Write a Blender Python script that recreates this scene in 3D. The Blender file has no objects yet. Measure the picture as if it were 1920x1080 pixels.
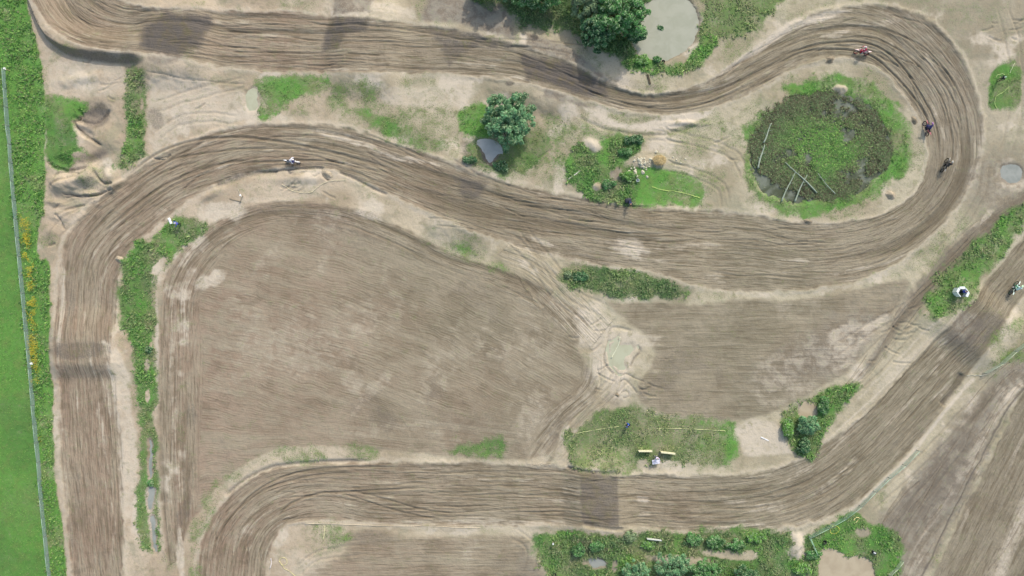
import bpy, math, random
import numpy as np
from mathutils import Vector, Matrix
random.seed(7); RNG = np.random.default_rng(7)
S = 0.075                       # metres per photo pixel
CAMH = 95.0
SC = bpy.context.scene
COL = SC.collection
def W(px, py): return ((px-960)*S, (540-py)*S)

# ------------------------------------------------------------------ camera, light
cam = bpy.data.cameras.new('camera'); camo = bpy.data.objects.new('camera', cam); COL.objects.link(camo)
camo.location = (0, 0, CAMH); camo.rotation_euler = (0, 0, 0)
cam.sensor_width = 36; cam.lens = 36*CAMH/(1920*S); cam.clip_end = 9000; cam.clip_start = 0.5
SC.camera = camo
SUN_EL = math.radians(40); SUN_AZ = math.atan2(0.40, 0.92)      # azimuth clockwise from +Y
w = bpy.data.worlds.new('World'); SC.world = w; w.use_nodes = True
nt = w.node_tree; nt.nodes.clear()
sky = nt.nodes.new('ShaderNodeTexSky'); sky.sky_type = 'NISHITA'; sky.sun_disc = False
sky.sun_elevation = SUN_EL; sky.sun_rotation = SUN_AZ; sky.air_density = 1.4; sky.dust_density = 3.0; sky.ozone_density = 1.0
bg = nt.nodes.new('ShaderNodeBackground'); bg.inputs['Strength'].default_value = 0.15
wo = nt.nodes.new('ShaderNodeOutputWorld')
nt.links.new(sky.outputs[0], bg.inputs[0]); nt.links.new(bg.outputs[0], wo.inputs[0])
sl = bpy.data.lights.new('sun', 'SUN'); sl.energy = 2.0; sl.angle = math.radians(0.9); sl.color = (1.0, 0.955, 0.89)
so = bpy.data.objects.new('sun', sl); COL.objects.link(so)
sd = Vector((math.sin(SUN_AZ)*math.cos(SUN_EL), math.cos(SUN_AZ)*math.cos(SUN_EL), math.sin(SUN_EL)))
so.rotation_euler = sd.to_track_quat('Z', 'Y').to_euler(); so.location = sd*200
SC.view_settings.view_transform = 'Standard'; SC.view_settings.look = 'None'; SC.view_settings.gamma = 1
SC.view_settings.use_curve_mapping = False; SC.view_settings.exposure = 0.38

# ------------------------------------------------------------------ numpy noise
_T = np.random.default_rng(11).random((256, 256)).astype(np.float32)
def vn(x, y, seed=0):
    x = x+seed*17.31; y = y+seed*9.77
    xi = np.floor(x).astype(np.int64); yi = np.floor(y).astype(np.int64)
    fx = (x-xi).astype(np.float32); fy = (y-yi).astype(np.float32)
    fx = fx*fx*(3-2*fx); fy = fy*fy*(3-2*fy)
    a = _T[xi & 255, yi & 255]; b = _T[(xi+1) & 255, yi & 255]
    c = _T[xi & 255, (yi+1) & 255]; d = _T[(xi+1) & 255, (yi+1) & 255]
    return (a*(1-fx)+b*fx)*(1-fy)+(c*(1-fx)+d*fx)*fy
def fbm(x, y, sc, oc=4, seed=0):                # centred on 0, about +-1
    r = 0; a = 1; t = 0
    for i in range(oc):
        r = r+a*(vn(x/sc, y/sc, seed+i*3)*2-1); t += a; a *= 0.55; sc = sc*0.5
    return r/t*1.6
def ss(a, b, x):
    t = np.clip((x-a)/(b-a), 0, 1); return t*t*(3-2*t)

# ------------------------------------------------------------------ ground grid
D = 0.14
def axis(half):
    n = int(round(half/D)); a = np.arange(-n, n+1)*D
    ext = []; v = a[-1]; st = D
    while v < 3200: st *= 1.28; v += st; ext.append(v)
    ext = np.array(ext)
    return np.concatenate([-ext[::-1], a, ext])
ax, ay = axis(79.0), axis(47.0)
X, Y = np.meshgrid(ax, ay)                      # world
NY, NX = X.shape
PX = X/S+960; PY = 540-Y/S                      # photo pixels
FINE = (np.abs(X) < 90) & (np.abs(Y) < 60)
w1 = fbm(PX, PY, 60, 4, 1); w2 = fbm(PX, PY, 60, 4, 2)
w3 = fbm(PX, PY, 14, 3, 3); w4 = fbm(PX, PY, 14, 3, 4)
def warp(a, b=0.0):
    return PX+w1*a+w3*(b if b else a*0.45), PY+w2*a+w4*(b if b else a*0.45)

def smooth_poly(p, n=6, closed=False):
    p = np.array(p, float)
    m = len(p); out = []
    rng = range(m if closed else m-1)
    for i in rng:
        if closed: p0, p1, p2, p3 = p[(i-1) % m], p[i], p[(i+1) % m], p[(i+2) % m]
        else: p0, p1, p2, p3 = p[max(i-1, 0)], p[i], p[i+1], p[min(i+2, m-1)]
        for k in range(n):
            t = k/n
            out.append(0.5*((2*p1)+(-p0+p2)*t+(2*p0-5*p1+4*p2-p3)*t*t+(-p0+3*p1-3*p2+p3)*t**3))
    if not closed: out.append(p[-1])
    return np.array(out)

def sdf(poly, a=4, b=0.0, pad=60, smooth=3):
    """signed distance in photo pixels, positive inside, with warped edge"""
    q = smooth_poly(poly, smooth, True) if smooth else np.array(poly, float)
    out = np.full(PX.shape, -999.0, np.float32)
    x0, y0 = q.min(0)-pad; x1, y1 = q.max(0)+pad
    cx = np.where((ax/S+960 >= x0) & (ax/S+960 <= x1))[0]; cy = np.where((540-ay/S >= y0) & (540-ay/S <= y1))[0]
    if len(cx) == 0 or len(cy) == 0: return out
    sl_ = (slice(cy[0], cy[-1]+1), slice(cx[0], cx[-1]+1))
    xx = (PX+w1*a+w3*(b if b else a*0.45))[sl_]; yy = (PY+w2*a+w4*(b if b else a*0.45))[sl_]
    d2 = np.full(xx.shape, 1e9); ins = np.zeros(xx.shape, bool)
    n = len(q)
    for i in range(n):
        ax_, ay_ = q[i]; bx, by = q[(i+1) % n]
        ex, ey = bx-ax_, by-ay_; L = ex*ex+ey*ey+1e-9
        t = np.clip(((xx-ax_)*ex+(yy-ay_)*ey)/L, 0, 1)
        d2 = np.minimum(d2, (xx-ax_-t*ex)**2+(yy-ay_-t*ey)**2)
        c = ((ay_ > yy) != (by > yy))
        with np.errstate(divide='ignore', invalid='ignore'):
            ins ^= c & (xx < ex*(yy-ay_)/(ey if ey else 1e-9)+ax_)
    out[sl_] = np.where(ins, 1, -1)*np.sqrt(d2)
    return out
def line(pts, a=2, pad=60, smooth=5):
    """unsigned distance to polyline and parameter 0..1"""
    q = smooth_poly(pts, smooth) if smooth else np.array(pts, float)
    out = np.full(PX.shape, 999.0, np.float32); par = np.zeros(PX.shape, np.float32)
    x0, y0 = q.min(0)-pad; x1, y1 = q.max(0)+pad
    cx = np.where((ax/S+960 >= x0) & (ax/S+960 <= x1))[0]; cy = np.where((540-ay/S >= y0) & (540-ay/S <= y1))[0]
    sl_ = (slice(cy[0], cy[-1]+1), slice(cx[0], cx[-1]+1))
    xx = (PX+w1*a+w3*a*.4)[sl_]; yy = (PY+w2*a+w4*a*.4)[sl_]
    best = np.full(xx.shape, 1e9); pr = np.zeros(xx.shape)
    for i in range(len(q)-1):
        ex, ey = q[i+1]-q[i]; L = ex*ex+ey*ey+1e-9
        t = np.clip(((xx-q[i][0])*ex+(yy-q[i][1])*ey)/L, 0, 1)
        dd = (xx-q[i][0]-t*ex)**2+(yy-q[i][1]-t*ey)**2
        m = dd < best; best = np.where(m, dd, best); pr = np.where(m, (i+t)/(len(q)-1), pr)
    out[sl_] = np.sqrt(best); par[sl_] = pr
    return out, par
def blob(cx, cy, rx, ry, rot=0, a=5):
    xx, yy = warp(a)
    c, s = math.cos(math.radians(rot)), math.sin(math.radians(rot))
    u = ((xx-cx)*c+(yy-cy)*s)/rx; v = (-(xx-cx)*s+(yy-cy)*c)/ry
    return np.sqrt(u*u+v*v)                     # 1 on the rim

z0 = lambda: np.zeros(PX.shape, np.float32)
trk, damp_shade, pale, grey, rut, gr, gk, gd, fs = (z0() for _ in range(9))  # dark mask holds wet soil plus painted shade of berm, scarps and hollow
FS_, FT_ = z0(), z0()                           # flow coordinates in metres
H = (0.10*fbm(PX, PY, 420, 3, 31)+0.035*fbm(PX, PY, 70, 4, 32)).astype(np.float32)
H *= ss(900, 300, np.hypot(X, Y))*0.8+0.2

# ------------------------------------------------------------------ track strips: paired edge points (left edge, right edge)
def strip(sections, ext=14, n=8):
    """rasterises a ribbon; returns mask, s (m), t across (px from edge A), width (px)"""
    P = smooth_poly(sections, n)
    A, B = P[:, :2].copy(), P[:, 2:].copy()
    wv = np.linalg.norm(B-A, axis=1); u = (B-A)/wv[:, None]
    A2, B2 = A-u*ext, B+u*ext
    mid = (A+B)/2; s = np.concatenate([[0], np.cumsum(np.linalg.norm(np.diff(mid, axis=0), axis=1))])*S
    m = np.zeros(PX.shape, bool); Sg, Tg, Wg = z0(), z0(), z0()
    gx, gy = ax/S+960, 540-ay/S                 # gy decreasing
    def tri(v, at):
        x0, x1 = v[:, 0].min(), v[:, 0].max(); y0, y1 = v[:, 1].min(), v[:, 1].max()
        c = np.where((gx >= x0) & (gx <= x1))[0]; r = np.where((gy >= y0) & (gy <= y1))[0]
        if len(c) == 0 or len(r) == 0: return
        sl_ = (slice(r[0], r[-1]+1), slice(c[0], c[-1]+1))
        x, y = PX[sl_], PY[sl_]
        (xa, ya), (xb, yb), (xc, yc) = v
        det = (yb-yc)*(xa-xc)+(xc-xb)*(ya-yc)
        if abs(det) < 1e-6: return
        l1 = ((yb-yc)*(x-xc)+(xc-xb)*(y-yc))/det; l2 = ((yc-ya)*(x-xc)+(xa-xc)*(y-yc))/det; l3 = 1-l1-l2
        k = (l1 > -1e-3) & (l2 > -1e-3) & (l3 > -1e-3)
        m[sl_] |= k
        for g, j in ((Sg, 0), (Tg, 1), (Wg, 2)):
            val = l1*at[0][j]+l2*at[1][j]+l3*at[2][j]
            g[sl_] = np.where(k, val, g[sl_])
    for i in range(len(P)-1):
        a0 = (s[i], -ext, wv[i]); b0 = (s[i], wv[i]+ext, wv[i])
        a1 = (s[i+1], -ext, wv[i+1]); b1 = (s[i+1], wv[i+1]+ext, wv[i+1])
        tri(np.array([A2[i], B2[i], A2[i+1]]), (a0, b0, a1))
        tri(np.array([B2[i], B2[i+1], A2[i+1]]), (b0, b1, a1))
    return m, Sg, Tg, Wg

def lay(sections, amount=1.0, soft=7, depth=0.12, ridge=0.10, ruts=0.0, wob=5, ext=14, seed=0, col='trk', rutscale=1.0, fsv=1.0, fixed=False):
    global H
    m, s, t, wd = strip(sections, ext)
    n = w3*wob*0.6+fbm(s, t*S, 9, 3, 40+seed)*wob*0.8
    d = np.minimum(t, wd-t)+n
    k = np.where(m, ss(-soft*0.5, soft, d), 0)
    {'trk': trk, 'grey': grey, 'pale': pale, 'damp_shade': damp_shade}[col][...] = np.maximum({'trk': trk, 'grey': grey, 'pale': pale, 'damp_shade': damp_shade}[col]*(1 if col != 'trk' else 1), k*amount)
    if col != 'pale' and amount > .5: gr[...] = gr*(1-k)
    fs[...] = np.where(m, np.maximum(fs*(1-k), k*fsv), fs)
    FS_[...] = np.where(k > 0.02, s+seed*50, FS_)
    tm = t*S
    FT_[...] = np.where(k > 0.02, tm+seed*20, FT_)
    comb[...] = comb*(1-k)
    H = H-depth*k
    if ridge: H = H+np.where(m, ridge*np.exp(-((d)/5.0)**2)*(0.6+0.6*fbm(s, t*0, 5, 2, 60+seed)), 0)
    if ruts:
        jit = fbm(s, tm, 14, 2, 70+seed)*0.5
        for (fr, wgt) in ((0.95, 1.0), (1.9, 0.45)):
            q = vn(s*0.035*fr+3, (tm+jit)*fr*rutscale, 80+seed)
            q2 = ss(0.60, 0.85, q)
            amt = ss(0.3, 0.65, vn(s*0.05, tm*0.22, 90+seed))
            H = H-ruts*wgt*k*(q2*amt)
            H = H+ruts*0.35*wgt*k*ss(0.45, 0.15, q)*amt
            rut[...] = np.maximum(rut, k*q2*amt*wgt)
    return m, s, t, wd, k

# top straight -> big right-hand loop -> long S -> left straight
MAIN = [(62,-120, 220,-90), (60,-30, 190,-25), (92,45, 205,-6), (150,84, 250,10), (225,100, 300,22), (290,106, 345,24), (420,128, 430,20),
        (520,136, 530,22), (640,141, 645,32), (760,141, 775,42), (870,142, 880,62), (950,152, 985,92), (1030,172, 1065,118), (1110,190, 1135,152),
        (1180,208, 1195,176), (1260,215, 1262,174), (1345,200, 1330,152), (1415,170, 1385,112), (1480,138, 1445,66), (1535,116, 1515,30),
        (1590,112, 1590,14), (1640,124, 1665,10), (1680,160, 1735,32), (1715,205, 1795,90), (1735,255, 1830,165), (1738,300, 1842,240),
        (1725,345, 1832,315), (1690,382, 1795,385), (1640,405, 1740,450), (1580,416, 1660,508), (1500,418, 1560,540), (1400,402, 1440,550),
        (1290,394, 1320,540), (1190,387, 1210,507), (1100,370, 1100,492), (1000,350, 1000,470), (910,328, 900,440), (830,300, 800,400),
        (750,268, 715,358), (680,246, 655,331), (610,232, 600,318), (520,230, 535,317), (440,240, 470,324), (370,260, 400,350),
        (294,292, 337,390), (228,338, 282,433), (165,388, 240,474), (122,444, 222,524), (106,520, 219,590), (102,610, 214,655),
        (106,720, 216,730), (112,850, 230,850), (124,980, 232,980), (134,1090, 234,1090), (156,1240, 240,1240)]
SECOND = [(350,1260, 500,1260), (366,1100, 500,1100), (380,1000, 508,1030), (420,936, 535,988), (485,888, 580,978), (570,868, 640,978),
          (700,866, 720,984), (850,866, 860,988), (1060,876, 1060,986), (1160,884, 1160,992), (1280,892, 1280,996), (1400,888, 1400,995),
          (1490,866, 1500,984), (1560,822, 1590,952), (1640,752, 1665,890), (1715,672, 1740,806), (1790,590, 1815,705), (1860,512, 1880,606),
          (1920,436, 1950,520), (1990,340, 2030,420)]
THIRD = [(2000,560, 2200,640), (1925,720, 2150,800), (1862,850, 2060,940), (1795,985, 1960,1080), (1745,1085, 1900,1160), (1690,1220, 1850,1300)]
INNER = [(318,1060, 332,1050), (306,1000, 356,985), (298,900, 368,900), (296,760, 374,760), (296,640, 374,640), (300,550, 372,560), (330,480, 400,500),
         (390,425, 446,450), (460,390, 500,425), (540,376, 560,416), (640,384, 630,420), (740,418, 720,450), (850,470, 825,500), (950,505, 925,540), (1040,545, 1010,585)]
ROADR = [(1990,320, 2040,400), (1915,350, 1960,410), (1840,400, 1885,445), (1770,470, 1810,515), (1700,545, 1735,575), (1655,610, 1685,635), (1610,680, 1636,705), (1585,722, 1592,732)]
GRAVEL = [(1990,600, 2040,700), (1870,690, 1925,730), (1790,780, 1862,850), (1715,872, 1795,985), (1650,960, 1745,1085), (1600,1090, 1690,1220)]

# infield, harrowed
d = sdf([(375,480),(450,412),(540,384),(640,392),(740,430),(850,480),(950,512),(1060,565),(1110,600),(1085,650),(1125,735),(1060,800),(1030,855),(880,862),
         (700,845),(560,838),(470,868),(400,930),(350,985),(345,900),(350,650)], 3)
INF = ss(-4, 8, d)
xr = PX-400
yy = PY-(0.15*xr+0.00022*xr*xr)+18*w1*.3
yy = yy/np.sqrt(1+(.15+.00044*xr)**2)
bend = ss(760, 860, PY)
yy = yy+bend*(0.22*xr)
trk = np.maximum(trk, INF*0.80).astype(np.float32); fs = np.maximum(fs, INF*0.35).astype(np.float32)
FS_ = np.where(d > -6, (PX+0.25*PY)*S, FS_); FT_ = np.where(d > -6, yy*S*0.97, FT_)
d2 = sdf([(1130,560),(1250,566),(1400,556),(1560,552),(1700,516),(1690,570),(1640,630),(1590,700),(1520,738),(1455,775),(1380,792),(1250,780),(1190,742),(1225,660),(1170,600)], 4)
INF2 = ss(-4, 12, d2)
trk = np.maximum(trk, INF2*0.82); fs = np.maximum(fs, INF2*0.5)
FS_ = np.where(d2 > -6, PX*S, FS_); FT_ = np.where(d2 > -6, PY*S, FT_)
d3 = sdf([(600,992),(800,994),(980,998),(1010,1040),(1040,1120),(1000,1300),(620,1300),(520,1200),(560,1075),(640,1030)], 6)
INF3 = ss(-6, 22, d3)
trk = np.maximum(trk, INF3*0.72); fs = np.maximum(fs, INF3*0.7)
FS_ = np.where(d3 > -6, PX*S, FS_); FT_ = np.where(d3 > -6, PY*S, FT_)
H = H-0.03*(INF+INF2+INF3)
comb = np.maximum(INF, INF2*.6)

lay(ROADR, 0.75, 16, 0.04, 0.04, 0.05, 8, seed=5, col='grey')
lay(GRAVEL, 0.75, 30, 0.02, 0.03, 0.10, 10, seed=6, col='grey', fsv=0.9)
lay(INNER, 0.85, 10, 0.04, 0.05, 0.05, 4, seed=2)
lay([(960,452,930,480), (1010,470,975,520), (1050,500,1010,570), (1100,550,1060,620), (1150,600,1110,650)], 0.25, 10, 0.03, 0.03, 0.10, 6, seed=7, col='pale')
lay([(1170,700,1100,660), (1165,740,1090,720), (1110,790,1030,770), (1065,850,1000,820), (1040,880,985,870)], 0.3, 12, 0.03, 0.03, 0.12, 6, seed=8, col='pale')
mm = lay(MAIN, 1.0, 7, 0.14, 0.12, 0.13, 5, seed=0)
ms, mt, mw, mk = mm[1:]
kk = lay(SECOND, 1.0, 8, 0.14, 0.12, 0.12, 5, seed=1)
k3 = lay(THIRD, 1.0, 8, 0.14, 0.15, 0.05, 5, seed=3)

def addpale(dst, lo, hi, amt): pale[...] = np.maximum(pale, ss(lo, hi, dst)*amt)
def ell(cx, cy, rx, ry, rot=0, a=6, edge=0.35): return ss(1+edge, 1-edge, blob(cx, cy, rx, ry, rot, a))
# ---- jumps and ramps across the track (real relief)
def ramp(cx, cy, ang, length, halfw, h, up=0.35, down=0.25):
    """tabletop: ang = direction of travel in degrees (photo axes, y down), length px, halfw px"""
    global H
    c, s_ = math.cos(math.radians(ang)), math.sin(math.radians(ang))
    u = ((PX-cx)*c+(PY-cy)*s_)/length; v = (-(PX-cx)*s_+(PY-cy)*c)/halfw
    pr = ss(-0.5, -0.5+up, u)*ss(0.5, 0.5-down, u)*ss(1.75, 0.85, np.abs(v)+w3*.05)
    H = H+h*.8*pr
ramp(330, 70, 2, 190, 60, 1.3, 0.3, 0.35)
ramp(690, 88, 5, 170, 62, 1.0, .3, .3)
ramp(1010, 135, 16, 230, 48, 1.1, .35, .35)
ramp(880, 372, 14, 170, 62, 0.9, .3, .4)
ramp(160, 640, 90, 150, 50, 1.1, .5, .25)
ramp(1125, 938, 0, 150, 60, 1.3, .3, .35)
ramp(1830, 610, -52, 150, 60, 1.0, .3, .3)
ramp(1240, 470, 3, 200, 62, 0.6, .4, .4)

# ---- berm with steep outer face, top left
bl = [(48,-40),(66,10),(86,58),(120,86),(165,98),(225,104),(284,106)]
dB, pB = line(bl, 1.2)
side = z0()
q = smooth_poly(bl, 5)
cb = sdf([(48,-40),(66,10),(86,58),(120,86),(165,98),(225,104),(284,106),(300,40),(200,-40)], 1.2, smooth=0)  # inside = track side
sg = np.where(cb > 0, 1, -1)*dB
fade = ss(0.0, 0.12, pB)*ss(1.0, 0.9, pB)
wv = 6+12*ss(0.2, 0.7, pB)
H += np.where(dB < 60, fade*(1.25*ss(0, 1, (sg+wv*0.2+wv*0.8)/wv)*ss(60, 6, sg)), 0)
damp_shade = np.maximum(damp_shade, fade*0.6*ss(1.2, 0.5, np.abs(sg+wv*0.45)/(wv*0.55))*(dB < 40))  # shade of the steep outer face painted into the soil colour
# ---- thin scarps along edges: groove shade and wet rims painted dark
def scarp(pts, width=3, depth=0.25, dmp=0.6, a=1.5):
    global H, damp_shade
    dd, pp = line(pts, a, 30)
    f = ss(0, .1, pp)*ss(1, .9, pp)
    k = np.exp(-(dd/width)**2)*f
    H = H-depth*k; damp_shade = np.maximum(damp_shade, k*dmp)
scarp([(470,324),(540,318),(600,316),(606,330),(618,340)], 2.6, .25, .7)
scarp([(400,350),(470,326),(520,320)], 7, .3, .55)
scarp([(632,322),(660,333),(690,348),(730,366)], 2.6, .2, .7)
scarp([(420,930),(480,888),(560,868),(700,864)], 3.5, .25, .6)
scarp([(1060,874),(1110,882),(1165,884)], 4, .3, .7)
scarp([(1090,978),(1130,984),(1170,988)], 3, .25, .6)
scarp([(1805,700),(1785,735),(1765,760)], 6, .3, .6)
scarp([(120,370),(150,366),(182,368)], 2, .2, .7)
scarp([(285,296),(305,298),(320,290)], 2, .2, .6)
scarp([(90,460),(104,455)], 2, .2, .5)
scarp([(1190,622),(1150,614),(1140,640),(1142,670),(1150,690)], 2.5, .15, .25)
scarp([(1140,648),(1132,668),(1140,690),(1152,702)], 2.2, .12, .5); scarp([(1194,646),(1200,660),(1190,672),(1182,690)], 3, .15, .5); scarp([(1160,716),(1172,712),(1186,724),(1196,738)], 1.6, .1, .5); scarp([(1164,736),(1176,732),(1180,742),(1168,746)], 1.6, .1, .5); scarp([(1120,690),(1126,716),(1120,740)], 1.6, .1, .4)
scarp([(1142,682),(1160,703),(1175,702),(1200,712),(1210,716)], 1.3, .12, .6)
scarp([(1740,1085),(1770,1000),(1800,940),(1850,850),(1900,760)], 3, .15, .45, 3)
scarp([(275,138),(310,142),(350,152),(400,155),(470,158)], 1.2, .12, .5)
scarp([(1080,215),(1130,240),(1200,252),(1270,248),(1330,225)], 3, .12, .35)
scarp([(850,300),(900,330),(960,350)], 2, .1, .3)
# ruts: a few long named lines in the corners
def rutline(pts, width=1.5, depth=0.16, a=1.0, amt=0.9):
    global H, rut
    dd, pp = line(pts, a, 25)
    f = ss(0, .12, pp)*ss(1, .85, pp)
    k = np.exp(-(dd/width)**2)*f
    H = H-depth*k+depth*0.4*np.exp(-((dd-width*2.2)/width)**2)*f
    rut = np.maximum(rut, k*amt)
rutline([(1440,130),(1500,100),(1560,92),(1610,96),(1650,115),(1700,165),(1738,220),(1745,270)])
rutline([(1470,105),(1540,82),(1620,80),(1680,110),(1730,180),(1757,240),(1762,310)])
rutline([(1560,70),(1640,72),(1710,110),(1765,180),(1785,250),(1785,300),(1765,350)], 1.3, .12)
rutline([(1690,70),(1750,130),(1795,200),(1805,270),(1795,330)], 1.3, .1)
rutline([(1640,50),(1720,80),(1780,140),(1812,210),(1815,300)], 1.2, .1)
rutline([(1500,60),(1600,48),(1680,60),(1740,100)], 1.2, .08)
rutline([(440,308),(500,302),(560,301),(620,303),(700,322)], 1.5, .12)
rutline([(240,330),(290,290),(370,262),(450,258),(540,268),(640,290),(740,318)], 2.0, .14)
rutline([(250,345),(320,300),(400,285),(480,278),(560,280)], 1.5, .1)
rutline([(190,440),(240,395),(310,345),(400,310),(480,300)], 1.8, .12)
rutline([(215,430),(270,385),(330,345),(410,318)], 1.4, .1)
rutline([(130,520),(160,450),(220,385),(300,325),(380,300)], 1.6, .08)
rutline([(520,970),(545,945),(590,928),(640,924),(720,918),(800,915)], 1.6, .14)
rutline([(480,930),(530,905),(600,890),(680,888)], 1.6, .12)
rutline([(440,960),(490,915),(560,885),(650,876),(760,876)], 1.6, .12)
rutline([(640,925),(700,945),(760,962),(830,975)], 1.4, .1)
rutline([(650,920),(720,935),(790,955),(860,965)], 1.4, .1)
rutline([(400,1020),(440,960),(500,915)], 1.6, .1)
rutline([(1640,770),(1700,700),(1780,640)], 1.2, .05)
rutline([(1000,130),(1080,160),(1160,190),(1250,205),(1330,190),(1420,150)], 1.3, .1)
rutline([(1080,165),(1150,182),(1240,190),(1330,175),(1430,130),(1500,90)], 1.3, .1)
for i in range(26):
    x0 = random.uniform(300, 1040); y0 = random.uniform(48, 132)+max(0, (x0-850))*0.16
    L = random.uniform(60, 190)
    rutline([(x0,y0),(x0+L*.5,y0+2+max(0,(x0-780))*.02),(x0+L,y0+4+max(0,(x0-780))*.09)], 1.2, .09, .8, random.uniform(.4,.8))
for i in range(44):
    x0 = random.uniform(800, 1480); y0 = 330+(x0-820)*0.12+random.uniform(12, 98)+(-(x0-1150)*.1 if x0 > 1150 else 0)
    L = random.uniform(40, 150)
    rutline([(x0,y0),(x0+L*.5,y0+L*.05),(x0+L,y0+L*(.11 if x0 < 1150 else .0))], 1.1, .08, .8, random.uniform(.3,.75))
for i in range(34):
    x0 = random.uniform(700, 1420); y0 = random.uniform(882, 975)
    L = random.uniform(40, 150)
    rutline([(x0,y0),(x0+L*.5,y0+1),(x0+L,y0+(0 if x0 < 1250 else -L*.1))], 1.1, .08, .8, random.uniform(.3,.75))

# faint wheel marks of trucks and bikes over the loose sand
def wheelpair(pts, gap=20, amt=.35, a=1.5):
    p = np.array(pts, float); d_ = np.gradient(p, axis=0); nrm_ = np.stack([-d_[:, 1], d_[:, 0]], -1); nrm_ /= np.linalg.norm(nrm_, axis=1)[:, None]
    for s_ in (-.5, .5): rutline(p+nrm_*gap*s_, 2.0, .05, a, amt)
wheelpair([(95,470),(110,430),(150,400),(200,370)]); wheelpair([(100,400),(140,380),(180,372),(230,340)], 14)
wheelpair([(950,440),(1000,490),(1050,560),(1120,600)]); wheelpair([(975,420),(1020,480),(1070,530),(1150,570)], 16, .3); wheelpair([(1180,700),(1130,750),(1080,810),(1040,860)]); wheelpair([(1150,690),(1100,740),(1050,800),(1000,850)], 18, .3)
wheelpair([(1600,700),(1660,640),(1720,580),(1800,480),(1880,410)], 22, .45); wheelpair([(1590,740),(1650,690),(1690,640),(1730,600)], 14, .4); wheelpair([(1610,790),(1680,720),(1740,650),(1780,600)], 10, .35)
wheelpair([(1560,660),(1640,610),(1720,560),(1800,450)], 18, .3)
wheelpair([(1650,1080),(1700,980),(1780,860),(1860,770),(1930,700)], 24, .4); wheelpair([(1620,960),(1700,890),(1760,830),(1840,740)], 18, .35)
wheelpair([(1850,300),(1840,360),(1800,430),(1750,480)], 14, .3); wheelpair([(1880,0),(1900,100),(1905,220),(1880,300)], 24, .22, 4)
wheelpair([(290,200),(330,190),(400,170),(470,150)], 18, .2, 3); wheelpair([(290,260),(330,230),(390,220),(450,225)], 16, .2, 3)
wheelpair([(1210,250),(1290,262),(1370,290),(1400,340)], 18, .25, 3); wheelpair([(1240,310),(1300,325),(1350,350),(1360,390)], 16, .25, 2)
wheelpair([(320,1080),(330,1030),(335,990)], 22, .3); wheelpair([(560,1070),(600,1040),(700,1030)], 18, .2, 3); wheelpair([(990,1080),(1000,1030),(960,1000)], 20, .3, 3)
for i in range(60):       # churned strokes on the bare margins
    cx, cy = random.choice([(140,150),(180,160),(120,380),(170,350),(1680,620),(1650,660),(1110,620),(1090,700),(1200,720),(360,200),(1860,60),(1340,300),(1300,260),(1000,300),(560,350)])
    x0, y0 = cx+random.gauss(0, 28), cy+random.gauss(0, 22); t_ = random.uniform(-.6, .5); L = random.uniform(12, 42)
    rutline([(x0,y0),(x0+L*.5*math.cos(t_),y0+L*.5*math.sin(t_)+2),(x0+L*math.cos(t_),y0+L*math.sin(t_))], 1.6, .09, 1.5, random.uniform(.1,.4))
def striplines(sections, n, seed, depth=.08, amt=(.3,.8), span=(5, 16)):
    P = smooth_poly(sections, 8); rr = random.Random(seed)
    ok = [i for i in range(len(P)) if -40 < (P[i][0]+P[i][2])/2 < 1960 and -40 < (P[i][1]+P[i][3])/2 < 1120]
    for _ in range(n):
        i0 = rr.choice(ok); L = rr.randint(*span); t0 = rr.uniform(.06, .94); t1 = min(.95, max(.05, t0+rr.uniform(-.16, .16))); am = rr.uniform(*amt)
        pts = []
        for k in range(0, L, 2):
            i = min(len(P)-1, i0+k); t = t0+(t1-t0)*k/L+.012*math.sin(k*.9+t0*9); pts.append((P[i][0]*(1-t)+P[i][2]*t, P[i][1]*(1-t)+P[i][3]*t))
        if len(pts) > 2: rutline(pts, rr.uniform(.9, 1.5), depth, .8, am)
striplines(MAIN, 150, 1, .08, (.2, .65)); striplines(SECOND, 60, 2); striplines(THIRD, 12, 3, .05); striplines(INNER, 14, 4, .05, (.2, .5)); striplines(GRAVEL, 30, 5, .08, (.3, .7)); striplines(ROADR, 26, 6, .08, (.3, .7))
# ---- dark soil: wet ground, darker jump faces, hollow shading painted in
def darken(k, a): damp_shade[...] = np.maximum(damp_shade, np.clip(k, 0, 1)*a)
darken(ss(-12, 12, sdf([(312,28),(396,26),(394,60),(372,100),(335,108),(268,92),(276,62)], 5, smooth=1)), .88)  # darker soil on the jump faces, here and in the next lines
darken(ss(-6, 8, sdf([(622,34),(700,38),(690,62),(650,70),(636,95),(600,100),(606,60)], 3, smooth=1)), .75)
darken(ss(-6, 8, sdf([(790,48),(900,66),(960,82),(965,100),(900,90),(860,110),(840,132),(826,100)], 6, smooth=1)), .6)
darken(ss(-8, 10, sdf([(970,100),(1060,118),(1140,155),(1140,188),(1080,180),(1025,160),(985,155)], 4, smooth=1)), .85)
darken(ss(-6, 8, sdf([(845,330),(920,340),(900,370),(870,382),(858,355)], 3, smooth=1)), .6)
darken(ell(155, 655, 62, 17, 0, 3), .5)
darken(ss(-4, 5, sdf([(1085,880),(1158,888),(1160,986),(1088,980)], .4, smooth=0)), .62)
darken(ell(1140, 925, 22, 26, 0, 4), .25)
darken(ell(1840, 620, 60, 28, -50, 5), .5)
darken(ell(1820, 650, 30, 50, 45, 6), .3)
darken(ell(292, 222, 15, 22, -25, 3), .5); darken(ell(345, 225, 20, 14, 30, 4), .3)
darken(ss(-5, 8, sdf([(148,205),(190,190),(206,215),(196,238),(170,245),(150,230)], 4)), .65)  # shading of the dug hollow painted into the soil colour
darken(ss(-5, 8, sdf([(92,290),(150,285),(190,280),(205,290),(180,305),(140,312),(105,318)], 4)), .6)
darken(ell(700, 1010, 45, 14, 0, 4), .35); darken(ell(345, 960, 12, 30, 20, 3), .4)
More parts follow.
